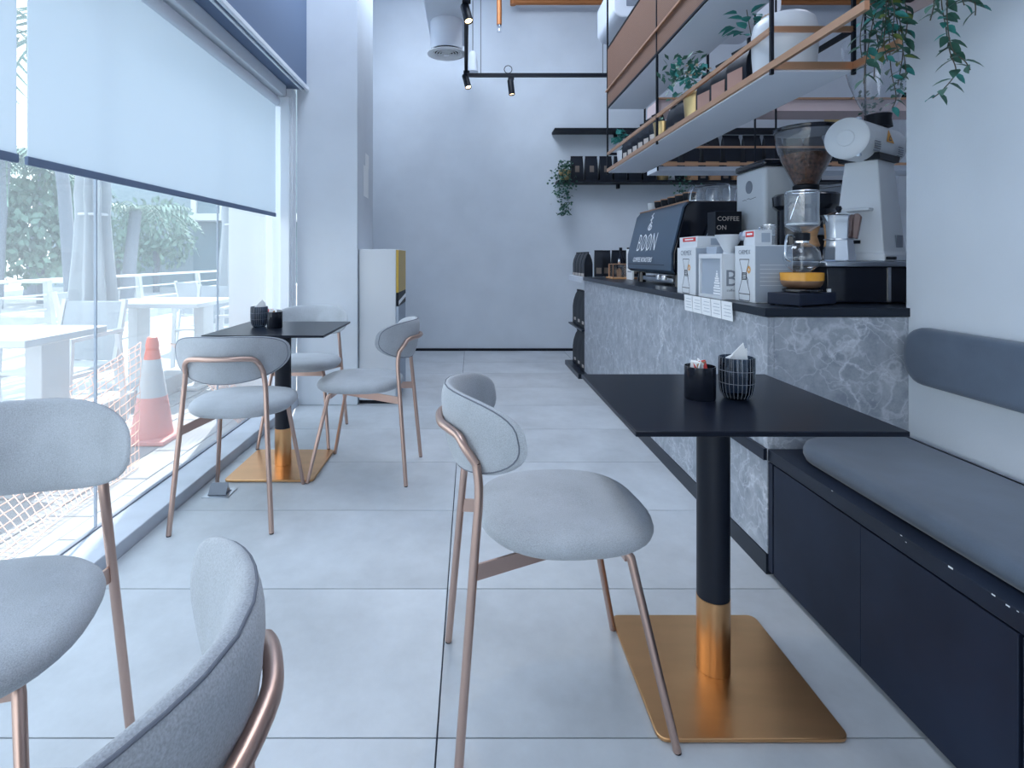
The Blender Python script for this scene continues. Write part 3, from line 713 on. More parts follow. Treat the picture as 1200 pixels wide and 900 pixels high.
# price cards hanging from the worktop edge
for k in range(5):
    y = 2.255+.1*k
    o = box(-.0008,-.047,-.038,.0008,.047,.038).build('price_card', PAPER); o.location = (1.0405,y,.914); o.rotation_euler = (0,R(-3),0)
    tag(o, f'white price card on the worktop edge, {ORD[k]} from the counter corner', 'card', 'price cards on the worktop edge')
    b = MB()
    for q in range(4): b.box(-.0012,-.035,-.022+q*.014,-.0008,.03-.01*(q % 2),-.020+q*.014)
    b.build('printed_text', CARTONG, o, smooth=False)

# ------------------------------------------------------------------ siphon brewer
TH = R(28); SO = (1.255,2.105,ZT+.0005)
t = thing('siphon_stove', 'low black stove with amber glass bowl at the counter corner', 'stove', SO, TH)
box(-.115,-.062,.004,.115,.062,.048).build('stove_body', MATS['bench_laminate'], t, bevel=.003)
for x in (-.10,.10):
    for y in (-.05,.05): MB().lathe([(.009,0),(.009,.0035)],10,(x,y,0)).build('foot', BLACK, t)
MB().lathe([(.055,.0485),(.066,.052),(.066,.060),(.05,.064)],28).build('burner_ring', GLOSSB, t)
MB().lathe([(.046,.0645),(.06,.068),(.069,.080),(.072,.092),(.066,.092),(.05,.072)],32).build('copper_bowl', COPPER, t)
MB().lathe([(.073,.0925),(.074,.122),(.070,.122),(.069,.0925)],32).build('amber_ring', AMBER, t)
MB().bar((.068,.0,.107),(.095,.0,.107),.014,.028).build('bowl_lug', AMBER, t)
MB().tube([(-.09,-.045,.053),(.0,-.056,.055),(.07,-.05,.052)],.003,6).build('cord', BLACK, t)
MB().lathe([(.008,0),(.008,.012)],10,(.09,-.048,.0485)).build('switch_knob', PAPER, t)
t = thing('siphon_brewer', 'glass vacuum siphon with round flask and upper cylinder on the stove', 'coffee brewer', (SO[0],SO[1],SO[2]+.1225))
MB().lathe([(.010,0),(.03,.004),(.052,.022),(.064,.05),(.060,.075),(.042,.10),(.022,.112),(.019,.125),(.021,.14)],32,(0,0,0),False).build('lower_flask', GLASSC, t)
MB().lathe([(.024,.120),(.028,.124),(.028,.148),(.024,.150)],24).build('collar', BLACK, t)
MB().lathe([(.021,.1125),(.024,.1125),(.024,.1195),(.021,.1195)],24).build('collar_band', CHROME, t)
MB().lathe([(.016,.1505),(.03,.155),(.056,.176),(.058,.19),(.058,.306),(.0555,.306),(.0555,.19),(.05,.178),(.012,.158)],36,(0,0,0),False).build('upper_chamber', GLASSC, t)
MB().tube([(.057*math.cos(a*R(15)),.057*math.sin(a*R(15)),.306) for a in range(24)],.0022,6,True).build('chamber_rim', CHROME, t)
MB().tube([(0,0,.012),(0,0,.119)],.0065,12).build('siphon_tube', GLASSC, t)
MB().lathe([(.004,.181),(.052,.181),(.053,.186),(.004,.188)],28).build('filter_disc', PAPER, t)
MB().tube([(-.05,-.01,.20),(-.005,.015,.29)],.0016,6).build('filter_chain', CHROME, t)
MB().tube(smooth_path([(-.028,-.01,.136),(-.06,-.025,.14),(-.075,-.03,.13),(-.082,-.034,.06),(-.06,-.03,.045)],4),.004,8).build('flask_handle', CHROME, t)

# ------------------------------------------------------------------ under-counter machine with steel top
t = thing('water_boiler', 'low black glass-fronted machine with steel top at the counter end by the wall', 'machine', (1.62,2.28,ZT+.0005))
box(-.24,-.13,.004,.24,.18,.142).build('machine_body', GLOSSB, t, bevel=.004)
box(-.25,-.14,.1425,.25,.19,.164).build('steel_top', STEEL, t, bevel=.004)
box(-.006,-.1335,.006,.006,-.1305,.141).build('chrome_strip', CHROME, t)
ZS = ZT+.165
# moka pot
t = thing('moka_pot', 'polished eight-sided moka pot standing on the steel machine top', 'coffee pot', (1.458,2.2,ZS+.0005))
MB().lathe([(.056,0),(.058,.004),(.049,.078),(.050,.083)],8).build('boiler', CHROME, t, angle=20)
MB().lathe([(.0515,.0835),(.0515,.0885)],24).build('gasket_ring', STEEL, t)
MB().lathe([(.048,.089),(.054,.165),(.058,.180),(.054,.181),(.047,.105)],8).build('jug', CHROME, t, angle=20)
MB().prism([(-.066,.182),(-.05,.155),(-.046,.18)],'y',-.010,.010).build('spout', CHROME, t)
MB().prism([(.046,.092),(.062,.085),(.076,.172),(.066,.186),(.052,.184),(.048,.13)],'y',-.017,.017).xf(Matrix.Rotation(R(-40),4,'Z')).build('handle', mat('bakelite',(.14,.085,.08),.35), t, bevel=.004)
MB().lathe([(.054,.1815),(.03,.194),(.004,.198)],8).build('lid', CHROME, t, angle=20)
MB().lathe([(.008,.1985),(.012,.208),(.008,.218)],12).build('knob', BLACK, t)

# tall shop grinder (white body, horizontal motor drum)
ax = Vector((.83,.56,0)).normalized(); GO = Vector((1.648,2.30,ZS+.0005)); ga = math.atan2(ax.y, ax.x)
t = thing('shop_grinder', 'tall white coffee grinder with horizontal drum and orange warning triangle by the wall', 'coffee grinder', GO, ga)
# local x runs along the drum
b = MB()
for (z, hx0, hx1, hy) in ((0,-.115,.125,.098),(.028,-.115,.125,.098),(.034,-.106,.118,.091),(.41,-.072,.085,.06)):
    b.v += [(hx0,-hy,z),(hx1,-hy,z),(hx1,hy,z),(hx0,hy,z)]
for i in range(3): b.f += [(i*4+k, i*4+(k+1) % 4, (i+1)*4+(k+1) % 4, (i+1)*4+k) for k in range(4)]
b.f += [(3,2,1,0),(12,13,14,15)]
b.build('column_body', WHITE, t, bevel=.012, seg=3)
MB().prism([(-.092,.405),(.092,.405),(.105,.43),(-.105,.43)],'y',-.075,.075).build('saddle', BLACK, t)
D0 = .484
def drum(p): return MB().lathe(p, 36).xf(Matrix.Translation((0,0,D0)) @ Matrix.Rotation(R(90),4,'Y'))
drum([(.078,-.19),(.0805,-.185),(.0805,.165),(.07,.178)]).build('drum', WHITE, t)
drum([(.004,-.212),(.072,-.210),(.081,-.203),(.081,-.191),(.075,-.1905)]).build('drum_cap', WHITE, t)
drum([(.004,-.2145),(.030,-.2145),(.033,-.2112),(.033,-.2105)]).build('dial', WHITE, t)
for a in (60,-60):
    link('cap_clip', MB().box(-.006,-.006,-.006,.012,.006,.006).mesh('cap_clip', STEEL), t, (-.198,-.081*math.cos(R(a)),D0+.081*math.sin(R(a))))
for s in range(7):
    a = R(200+6*s); box(-.155,-.002,-.002,-.105,.002,.002).xf(Matrix.Translation((0,-.0805*math.cos(R(10-7*s+12)),D0+.0805*math.sin(R(10-7*s-8))))).build('vent_slot', GREYINK, t)
for s in range(7):
    box(.075,-.002,-.002,.12,.002,.002).xf(Matrix.Translation((0,-.0805*math.cos(R(10-7*s+12)),D0+.0805*math.sin(R(10-7*s-8))))).build('vent_slot', GREYINK, t)
a = R(8); N = Vector((0,-math.cos(a),math.sin(a))); U = Vector((0,math.sin(a),math.cos(a)))
M = basis((1,0,0), U, Vector((-.02,0,D0))+N*.0812)
b = MB().add([(-.034,-.022,.0),(.034,-.022,0),(0,.030,0),(-.034,-.022,.0016),(.034,-.022,.0016),(0,.030,.0016)],[(2,1,0),(3,4,5),(0,1,4,3),(1,2,5,4),(2,0,3,5)]); b.xf(M); b.build('warning_triangle', ORANGEP, t, smooth=False)
strokes([[(-.014,-.012),(.006,.008)],[(-.016,-.014),(.014,-.010)],[(.004,.008),(.012,-.004)]],.002,M @ Matrix.Translation((0,0,.0016)),INK,t,'warning_mark')
box(.02,-.0905,.055,.085,-.0845,.105).xf(Matrix.Identity(4)).build('rating_plate', GREYINK, t)
box(-.108,-.01,.07,-.102,.02,.084).build('switch', BLACK, t)
box(-.13,-.05,.20,-.085,.05,.212).build('bag_shelf', WHITE, t, bevel=.003)
MB().tube([(-.10,-.05,.012),(-.10,-.13,.012)],.006,8).build('foot_bar', BLACK, t)
MB().lathe([(.05,.5655),(.045,.60),(.048,.62)],24,(.10,0,0)).build('hopper_neck', BLACK, t)
MB().lathe([(.046,.621),(.075,.68),(.105,.76),(.13,.87),(.135,.94)],32,(.10,0,0),False).build('hopper', PLASTIC, t)

# hopper grinder with beans
t = thing('bean_grinder', 'black grinder with clear cone hopper of coffee beans behind the siphon', 'coffee grinder', (1.572,2.605,ZT+.0005))
MB().lathe([(.135,0),(.14,.01),(.135,.03),(.12,.04),(.12,.40),(.14,.42),(.142,.465),(.13,.475),(.06,.478)],32).build('grinder_body', GLOSSB, t)
MB().lathe([(.05,.4785),(.055,.485),(.055,.515),(.048,.52)],28).build('hopper_collar', BLACK, t)
MB().bar((.05,-.02,.505),(.12,-.07,.512),.02,.012).build('gate_lever', GREYINK, t)
MB().lathe([(.05,.5205),(.075,.575),(.105,.64),(.125,.71),(.131,.765)],40,(0,0,0),False).build('hopper', PLASTIC, t)
MB().lathe([(.045,.523),(.071,.575),(.100,.637),(.106,.66),(.06,.672),(.004,.668)],36).build('beans', BEANS, t)
MB().lathe([(.133,.7655),(.136,.77),(.136,.785),(.10,.79),(.02,.79)],40).build('hopper_lid', GLOSSB, t)
MB().lathe([(.02,.7905),(.022,.803),(.014,.806)],16).build('lid_knob', GLOSSB, t)
box(-.055,-.175,.28,.055,-.122,.31).build('portafilter_fork', STEEL, t)
# kraft carafe sleeve between siphon and grinder
t = thing('wooden_collar_carafe', 'hourglass carafe with wooden collar behind the siphon', 'carafe', (1.452,2.375,ZS+.0005))
MB().lathe([(.038,0),(.042,.01),(.038,.04),(.022,.09),(.018,.11),(.035,.15),(.045,.17)],28,(0,0,0),False).build('carafe_body', GLASSC, t)
MB().lathe([(.034,.06),(.037,.066),(.026,.105),(.036,.14),(.039,.146),(.034,.146),(.022,.105)],20).build('wooden_collar', WOOD, t)
# white filter brewer
t = thing('white_grinder', 'tall white coffee grinder with round grey badge and black lid on the counter', 'coffee grinder', (1.575,2.93,ZT+.0005))
box(-.105,-.15,0,.105,.15,.64).build('housing', WHITE, t, bevel=.018, seg=3)
box(-.11,-.155,.6405,.11,.155,.675).build('lid', GLOSSB, t, bevel=.012)
MB().lathe([(.034,0),(.034,.003)],28).xf(basis((0,-1,0),(0,0,1),(-.1055,.0,.55))).build('badge', MATS['grey_ink'], t)
strokes([[(-.07,.0),(-.04,.002),(-.03,-.004)],[(-.025,.004),(.0,.006),(.01,0),(.05,.004),(.07,.006)]],.0012,basis((0,-1,0),(0,0,1),(-.1058,0,.485)),INK,t,'signature')
# black carton with lettering
t = thing('black_carton', 'black carton lettered in gold in front of the coffee machine side', 'box', (1.37,3.0,ZT+.0005))
box(-.07,-.05,0,.07,.05,.425).build('box_body', BLACK, t, bevel=.002)
text('COFFEE', .034, basis((1,0,0),(0,0,1),(-.002,-.0508,.385)), LABELM, t)
text('ON', .034, basis((1,0,0),(0,0,1),(-.038,-.0508,.338)), LABELM, t)
# far end bits
t = thing('glass_sample_box', 'small glass box with copper frame on a wooden board beside the coffee machine', 'box', (1.268,4.75,ZT+.0005))
box(-.09,-.12,0,.12,.1,.014).build('wooden_board', WOOD, t, bevel=.003)
fr = MB()
for x in (-.07,.07):
    for y in (-.07,.07): fr.box(x-.003,y-.003,.0145,x+.003,y+.003,.12)
fr.box(-.073,-.073,.1205,.073,.073,.127); fr.build('frame', COPPER, t)
box(-.066,-.066,.0145,.066,.066,.119).build('glass_sides', GLASSC, t)
MB().lathe([(.02,.0145),(.022,.07),(.006,.09)],14,(0,0,.0)).build('sample_jar', KRAFT, t)
MB().lathe([(.006,.1275),(.012,.14),(.006,.17)],12).build('finial', CHROME, t)
for k in range(2):
    t = thing('syrup_bottle', ('dark syrup bottle behind the glass box, nearer the aisle', 'dark syrup bottle behind the glass box, nearer the machine')[k], 'bottle', (1.36+.07*k,5.04,ZT+.0005), 0, 'dark syrup bottles')
    MB().lathe([(.03,0),(.032,.006),(.032,.16),(.014,.2),(.012,.24)],18).build('bottle_body', GLOSSB, t)
    MB().lathe([(.014,.2405),(.014,.27)],14).build('cap', BLACK, t)
t = thing('paper_stand', 'white printed card standing beside the far end of the coffee machine', 'card', (1.305,4.55,ZT+.0005))
box(-.006,-.09,0,.006,.09,.25).build('card_sheet', PAPER, t)
for k in range(3): box(-.0065,-.06,.12-.03*k,-.006,.05,.128-.03*k).build('printed_line', GREYINK, t)

# ------------------------------------------------------------------ hanging racks above the counter
RO = (1.25,3.2,1.83)
t = thing('hanging_rack', 'hanging white shelf rack with copper rails and brown mesh panels above the counter', 'shelf', RO)
def rl(b): return loc(b, RO)
rl(box(1.105,2.035,1.812,1.395,4.46,1.83)).build('lower_board', BOARD, t)
rl(box(1.105,2.035,2.325,1.395,4.46,2.34)).build('upper_board', BOARD, t)
for x, ya in ((1.1,1.54),(1.4,1.81)):
    rl(MB().bar((x,ya,1.832),(x,4.47,1.832),.014,.026)).build('edge_trim', COPPER, t)
for y in (2.03,4.47):
    rl(MB().bar((1.108,y,1.832),(1.392,y,1.832),.014,.026)).build('end_trim', COPPER, t)
rl(MB().bar((1.1,2.03,1.966),(1.1,4.47,1.966),.012,.02)).build('guard_rail', COPPER, t)
rl(MB().bar((1.107,2.03,1.966),(1.4,2.03,1.966),.012,.02)).build('guard_rail', COPPER, t)
rl(MB().bar((1.107,4.47,1.966),(1.4,4.47,1.966),.012,.02)).build('guard_rail', BLACK, t)
rl(MB().bar((1.4,2.05,1.966),(1.4,4.47,1.966),.012,.02)).build('guard_rail', BLACK, t)
for z in (2.335,2.81):
    rl(MB().bar((1.1,2.03,z),(1.1,4.47,z),.012,.012)).build('mesh_edge', BLACK, t)
rl(MB().bar((1.087,2.03,2.467),(1.087,4.47,2.467),.01,.014)).build('upper_rail', COPPER, t)
for y0, y1 in ((2.045,3.272),(3.288,4.46)):
    rl(box(1.0975,y0,2.343,1.1025,y1,2.803)).build('mesh_panel', None or MESHB, t)
rl(box(1.3975,2.045,2.343,1.4025,4.46,2.803)).build('mesh_panel', MESHB, t)
for x in (1.1,1.4):
    for y in (2.03,3.28,4.47):
        rl(MB().bar((x,y,1.80),(x,y,ZC),.012,.012)).build('hanger_post', BLACK, t)
# the wing along the back of the bar
WO = (2.7,4.95,1.92)
t = thing('bar_wing_rack', 'hanging shelf rack crossing behind the bar, beyond the main rack', 'shelf', WO)
def wl(b): return loc(b, WO)
wl(box(1.62,4.80,1.885,4.6,5.1,1.92)).build('lower_board', BOARD, t)
wl(MB().bar((1.60,4.79,1.94),(4.6,4.79,1.94),.014,.022)).build('edge_trim', COPPER, t)
wl(MB().bar((1.60,4.79,2.085),(4.6,4.79,2.085),.012,.018)).build('guard_rail', COPPER, t)
wl(box(1.62,4.80,2.40,4.6,5.1,2.50)).build('upper_board', PINK, t)
wl(MB().bar((1.60,4.79,2.505),(4.6,4.79,2.505),.014,.016)).build('upper_trim', COPPER, t)
for x in (1.61,2.45,2.63,3.4,4.59):
    wl(MB().bar((x,4.785,1.88),(x,4.785,ZC),.012,.012)).build('hanger_post', BLACK, t)
for k in range(9):
    bag(1.76+.185*k, 4.95, 1.9205, R(random.uniform(-5,5)), f'kraft-labelled black coffee bag on the wing rack, {ORD[k]} from its aisle end', 'bags on the wing rack', .15,.09,.30, lab=KRAFT, lw=.8, lh=(.06,.2))

# dark shelves on the back wall
def wall_shelf(z, x0, x1, label, lip=.025):
    t = thing('wall_shelf', label, 'shelf', ((x0+x1)/2,6.62,z), 0, 'black shelves on the back wall'); h = (x1-x0)/2
    box(-h,-.13,-lip,h,.118,0).build('shelf_board', BLACK, t, bevel=.002)
    for x in (-h*.6,h*.6): box(x-.015,.05,-lip-.05,x+.015,.118,-lip-.0005).build('bracket', BLACK, t)
wall_shelf(2.65, .98, 4.8, 'upper empty-ended black shelf on the back wall')
wall_shelf(2.04, 1.02, 4.8, 'lower black shelf of coffee bags on the back wall')
for k in range(6):
    bag(1.26+.172*k, 6.62, 2.0405, 0, f'tall black coffee bag on the back wall shelf, {ORD[k]} from the trailing plant', 'bags on the back wall shelf', .145,.08,.30, lab=LABELK, lw=.35, lh=(.35,.6))
for k in range(5):
    t = thing('kraft_box', f'small kraft box on the back wall shelf, {ORD[k]} from the gold pot', 'box', (2.62+.27*k,6.6,2.0405), 0, 'kraft boxes on the back wall shelf')
    box(-.06,-.05,0,.06,.05,.10).build('box_body', KRAFT, t, bevel=.002); box(-.061,-.051,.1005,.061,.051,.12).build('box_lid', KRAFT, t)
for k in range(6):
    bag(2.75+.27*k, 6.62, 2.0405, 0, f'black coffee bag between the kraft boxes, {ORD[k]} from the gold pot', 'bags between the kraft boxes', .12,.08,.26, lab=LABELK, lw=.5)

# ------------------------------------------------------------------ plants
def leaf_mesh(L, W, m, name='leaf', fold=.25):
    b = MB(); xs = [0,.2,.45,.75,1.0]; ws = [.05,.75,1,.6,.0]
    for x, q in zip(xs, ws):
        dz = -.25*x*x*L
        b.v += [(x*L,-q*W/2,dz+q*W*fold*.5),(x*L,0,dz),(x*L,q*W/2,dz+q*W*fold*.5)]
    for i in range(4):
        for k in (0,1): b.f.append((i*3+k,i*3+k+1,(i+1)*3+k+1,(i+1)*3+k))
    me = bpy.data.meshes.new(name); me.from_pydata(b.v,[],b.f); me.polygons.foreach_set('use_smooth',[True]*len(me.polygons)); me.materials.append(m); return me
def pot(x, y, z, r0, r1, h, m, label, group=None):
    t = thing('plant_pot', label, 'plant pot', (x,y,z), 0, group)
    MB().lathe([(r0*.95,0),(r0,.004),(r1,h),(r1*.93,h),(r1*.9,h*.85),(.004,h*.84)],26).build('pot', m, t)
    return t
def foliage(parent, n, c, rad, L, W, m, name='foliage', droop=0, z0=0):
    """many small leaves round a point, one mesh"""
    b = MB()
    for _ in range(n):
        d = Vector((random.gauss(0,1),random.gauss(0,1),random.gauss(.3,.8))).normalized() * rad * random.uniform(.25,1)
        p = Vector(c) + Vector((d.x, d.y, d.z)); e = Euler((random.uniform(-1,1),random.uniform(-1,1),random.uniform(0,6.3))).to_matrix()
        q = [(-L/2,0,0),(0,-W/2,.1*W),(L/2,0,0),(0,W/2,.1*W)]
        b.add([p + e @ Vector(v) for v in q],[(0,1,2,3)])
    return stuff(b.build(name, m, parent, smooth=False))
def trail(parent, n, c, wd, dp, length, L, W, m, name='trailing_leaves'):
    b = MB()
    for _ in range(n):
        f = random.random()**1.0
        p = Vector(c) + Vector((random.gauss(0,wd)*(1-.55*f)+.15*length*f*.4, random.gauss(0,dp), -length*f)); e = Euler((random.uniform(-1.2,1.2),random.uniform(-1,1),random.uniform(0,6.3))).to_matrix()
        b.add([p + e @ Vector(v) for v in [(-L/2,0,0),(0,-W/2,.1*W),(L/2,0,0),(0,W/2,.1*W)]],[(0,1,2,3)])
    return stuff(b.build(name, m, parent, smooth=False))
t = pot(1.11,6.57,2.0405,.055,.075,.12,GOLD,'gold pot with a long trailing plant at the left end of the back wall shelf')
foliage(t,90,(0,-.02,.14),.11,.045,.028,LEAF); trail(t,260,(-.06,-.15,.14),.08,.03,.56,.046,.028,LEAF)
t = pot(2.28,6.6,2.0405,.06,.08,.16,GOLD,'plain gold pot on the back wall shelf to the right of the tall bags')
foliage(t,12,(0,0,.15),.04,.03,.02,LEAF)
t = pot(2.47,6.57,2.0405,.05,.06,.09,BLACK,'dark pot with bushy trailing plant behind the coffee machine')
foliage(t,80,(0,-.02,.14),.13,.04,.026,LEAF); trail(t,90,(-.02,-.14,.1),.1,.03,.3,.04,.026,LEAF)
t = pot(3.86,4.95,2.5055,.05,.06,.08,BLACK,'dark pot with trailing plant on the upper board of the wing rack')
foliage(t,60,(0,-.06,.08),.16,.05,.03,LEAF); trail(t,40,(-.45,-.17,.05),.1,.02,.3,.05,.03,LEAF)
t = pot(4.30,6.6,2.6505,.07,.09,.16,GOLD,'gold pot on the upper back wall shelf above the drum grinder')
foliage(t,12,(0,0,.15),.05,.03,.02,LEAF)
ZR = 1.8305
# on the main rack
t = pot(1.20,4.33,ZR,.05,.06,.13,WHITE,'white pot with teal leaves at the far end of the hanging rack')
foliage(t,26,(-.02,0,.21),.11,.075,.05,LEAFT)
for k in range(6):
    bag(1.19, 4.17-.125*k, ZR, R(-70), f'black coffee bag on the hanging rack, {ORD[k]} from the white pot', 'bags at the far end of the hanging rack', .10,.06,.22, lh=(.14,.40), lw=.6)
t = pot(1.17,3.38,ZR,.045,.06,.12,GOLD,'small gold pot among the bags in the middle of the hanging rack')
foliage(t,10,(0,0,.12),.05,.03,.02,LEAF)
for k in range(2):
    bag(1.2, 3.24-.11*k, ZR, R(-75), f'black coffee bag between the gold pots on the hanging rack, {ORD[k]} from the small pot', 'bags by the gold pots', .11,.065,.19, lab=LABELK)
t = pot(1.165,2.88,ZR,.05,.062,.15,GOLD,'tapered gold pot with bushy greenery on the hanging rack')
foliage(t,85,(-.04,.03,.25),.15,.045,.022,LEAF); foliage(t,45,(-.03,0,.23),.12,.05,.03,LEAFT,'teal_foliage'); foliage(t,26,(0,0,.22),.12,.018,.018,CREAM,'small_flowers')
for k in range(3):
    bag(1.165, 2.70-.16*k, ZR, R(-78), f'pink-labelled black coffee bag on the hanging rack, {ORD[k]} from the bushy gold pot', 'bags near the white vase', .13,.07,.20, lab=mat('pink_label%d' % k,(.60,.35,.27),.35,.5), lw=.72, lh=(.14,.5))
t = thing('white_vase', 'large plain white vase near the front end of the hanging rack', 'vase', (1.225,2.17,ZR))
MB().lathe([(.098,0),(.108,.008),(.115,.10),(.116,.18),(.108,.215),(.085,.235),(.06,.24),(.05,.236)],40).build('vase_body', WHITE, t)
t = pot(1.185,2.325,ZR,.025,.026,.22,BLACK,'slim dark vase of eucalyptus and a cream flower beside the white vase')
def leaf_on(parent, me, p, d, roll=0):
    q = Vector(d).to_track_quat('X','Z').to_euler(); o = link('leaf', me, parent, p); o.rotation_euler = q; return o
le = leaf_mesh(.06,.04,LEAFT)
for k in range(18):
    a = R(90+23*k); r = .02+.025*(k % 3); p = Vector((r*math.cos(a)-.035, r*math.sin(a)*.5-.02, .225+.022*(k % 5)))
    leaf_on(t, le, p, (math.cos(a),math.sin(a)*.5,.4-.25*(k % 3)))
MB().tube([(0,0,.18),(-.02,-.01,.25),(-.04,-.02,.33)],.002,6).build('sprig', STEM, t)
MB().tube([(0,0,.18),(.0,-.03,.24),(.02,-.04,.27)],.002,6).build('sprig', STEM, t)
b = MB()
for _ in range(60):
    d = Vector((random.gauss(0,1),random.gauss(0,1),random.gauss(0,1))).normalized()*.02; s = .006; p = d+Vector((.03,-.05,.275))
    b.box(p.x-s/2,p.y-s/2,p.z-s/2,p.x+s/2,p.y+s/2,p.z+s/2)
b.build('flower_head', CREAM, t, smooth=False)
for k in range(2):
    x, y = ((1.333,2.305),(1.325,2.455))[k]
    t = thing('black_kettle', ('glossy black kettle beside the white vase at the rack corner','glossy black kettle standing behind the other one on the rack')[k], 'kettle', (x,y,ZR), R(20), 'black kettles on the hanging rack')
    MB().lathe([(.040,0),(.043,.006),(.036,.09),(.028,.14),(.03,.15),(.012,.158),(.010,.175)],24).build('kettle_body', GLOSSB, t)
    MB().tube(smooth_path([(-.038,0,.03),(-.055,0,.06),(-.048,0,.12),(-.085,0,.16)],4),[.008]*5+[.006]*4+[.005]*4,8).build('spout', GLOSSB, t)
    MB().tube(smooth_path([(.03,0,.14),(.05,0,.17),(.03,-.02,.225),(-.03,-.03,.25)],4),.006,8).build('handle', GLOSSB, t)
# trough with vines over the bench
t = thing('vine_trough', 'narrow dark trough of trailing vines high on the wall above the bench', 'planter', (1.47,1.66,2.03))
box(-.085,-.16,0,.083,.30,.13).build('trough', BLACK, t, bevel=.003)
box(-.075,-.15,.131,.073,.29,.135).build('soil', STEM, t)
lf = leaf_mesh(.050,.024,LEAF); lf2 = leaf_mesh(.045,.021,LEAF2); lf3 = leaf_mesh(.045,.022,LEAFT)
def vine(label, root, strands, step=.014, yellow=.1, teal=.15):
    t = thing('trailing_vine', label, 'plant', root, 0, 'vines hanging above the bench')
    ro = Vector(root)
    for pts in strands:
        path = smooth_path([Vector(p)-ro for p in pts], 8)
        MB().tube(path, .0016, 5).build('vine_stem', STEM, t)
        acc = 0; side = 1
        for p, q in zip(path[:-1], path[1:]):
            acc += (q-p).length
            if acc > step:
                acc = 0; side = -side; d = (q-p).normalized()
                a = random.uniform(0,6.28)
                out_ = Vector((side*random.uniform(.5,1), random.uniform(-.7,.5), 0)).normalized()
                v = (out_ + d*random.uniform(.1,.7) + Vector((0,0,random.uniform(-.3,.25)))).normalized()
                u = random.random(); me = lf2 if u < yellow else lf3 if u < yellow+teal else lf
                s = random.uniform(.72,1.1); o = link('leaf', me, t, p, v.to_track_quat('X','Z').to_euler()); o.scale = (s,s,s)
                o.rotation_euler.rotate_axis('X', random.uniform(-.7,.7))
    return t
dR = 1.60
A = [Vector((1.42,1.60,2.165)), Vector((1.365,1.595,2.15))]
vine('long leafy vine hanging alone in front of the pale wall above the bench', (1.44,1.60,2.165), [
    A + [P(1103,-10,dR), P(1108,30,dR), P(1113,60,dR-.01), P(1120,84,dR-.02), P(1106,104,dR-.02), P(1093,115,dR-.02)],
    A + [P(1110,-8,dR-.02), P(1110,25,dR-.03), P(1116,58,dR-.03), P(1131,72,dR-.04), P(1137,82,dR-.04)],
    A + [P(1096,-12,dR-.02), P(1094,8,dR-.03), P(1090,24,dR-.03)],
    A + [P(1130,-10,dR-.03), P(1142,2,dR-.04), P(1143,18,dR-.05)],
    A + [P(1120,-12,dR-.03), P(1127,-2,dR-.04), P(1130,6,dR-.05)]], yellow=0)
dL = 1.86
B = [Vector((1.42,1.86,2.165)), Vector((1.365,1.855,2.15))]
sts = []
for (x0, pts) in ((1030,[(1022,30),(1015,70),(1012,98)]),(1035,[(1034,35),(1026,70),(1024,92)]),(1040,[(1042,40),(1044,80),(1050,112),(1046,126)]),
                  (1045,[(1052,30),(1060,70),(1062,90)]),(1050,[(1054,20),(1058,60),(1052,100)]),(1020,[(1012,15),(1008,45),(1010,68)]),
                  (1038,[(1038,20),(1036,50),(1040,72)]),(1030,[(1020,10),(1026,35),(1030,55)]),(1055,[(1062,10),(1063,30),(1060,46)]),(1042,[(1048,15),(1046,40),(1053,60)])):
    dd = dL + random.uniform(-.05,.03)
    sts.append(B + [P(x0,-10,dd)] + [P(x, y, dd+random.uniform(-.02,.02)) for x, y in pts])
vine('dense bunch of leafy vines hanging at the corner of the hanging rack', (1.44,1.86,2.165), sts, step=.0135, yellow=.14, teal=.3)

# ------------------------------------------------------------------ overhead services
t = thing('air_duct', 'square white air duct with round ceiling vent hanging from it', 'duct', (-.23,5.2,3.34))
box(-.18,-4.2,0,.18,.6,.36).build('duct_box', DUCT, t, bevel=.01)
MB().lathe([(.15,-.27),(.15,-.001)],36).build('neck', DUCT, t)
b = MB().lathe([(.14,-.285),(.178,-.297),(.178,-.303),(.145,-.309),(.128,-.298)],40,(0,0,0),False); VENT = mat('vent_white', (.88,.9,.92), .4); b.build('vent_rim', VENT, t)
for k, r in enumerate((.115,.09,.065,.04)):
    MB().lathe([(r,-.285),(r+.012,-.30-.002*k),(r+.006,-.303-.002*k),(r-.006,-.29)],32,(0,0,0),False).build('vent_ring', VENT, t)
MB().lathe([(.026,-.315),(.022,-.29),(.004,-.288)],20).build('vent_core', VENT, t)
MB().lathe([(.135,-.272),(.135,-.2705)],28).build('vent_throat', BLACK, t)
for y in (-3,.4):
    for x in (-.17,.17): MB().tube([(x,y,.361),(x,y,1.259)],.004,6).build('hanger_rod', STEEL, t)
t = thing('air_unit', 'white round-edged air unit behind the top of the hanging rack', 'air conditioner', (1.9,5.3,3.30))
MB().prism(rrect(-.614,0,.9,.40,.09,6),'y',-.3,.35).build('casing', DUCT, t, bevel=.01)
for x in (-.5,.6): MB().tube([(x,0,.401),(x,0,1.299)],.005,6).build('hanger_rod', STEEL, t)
box(-.5,-.304,.10,.7,-.3005,.2).build('outlet_grille', GREYINK, t)
t = thing('lighting_track', 'black ceiling light track turning a right angle near the back wall', 'track', (-.05,5.65,3.0))
MB().bar((.0,.0,0),(.045,-4.4,0),.035,.035).build('track_rail', BLACK, t)
MB().bar((-.0175,.0352,0),(1.62,.0352,0),.035,.035).build('track_rail', BLACK, t)
for p in ((.15,.0352),(1.4,.0352),(.02,-2.0),(.04,-4.0)): MB().tube([(p[0],p[1],.018),(p[0],p[1],1.599)],.003,6).build('suspension_cable', BLACK, t)
MB().tube([(.55+.04*math.cos(a*R(30))-.12,.036,.06+.04*math.sin(a*R(30))) for a in range(12)],.004,6,True).build('cable_loop', BLACK, t)
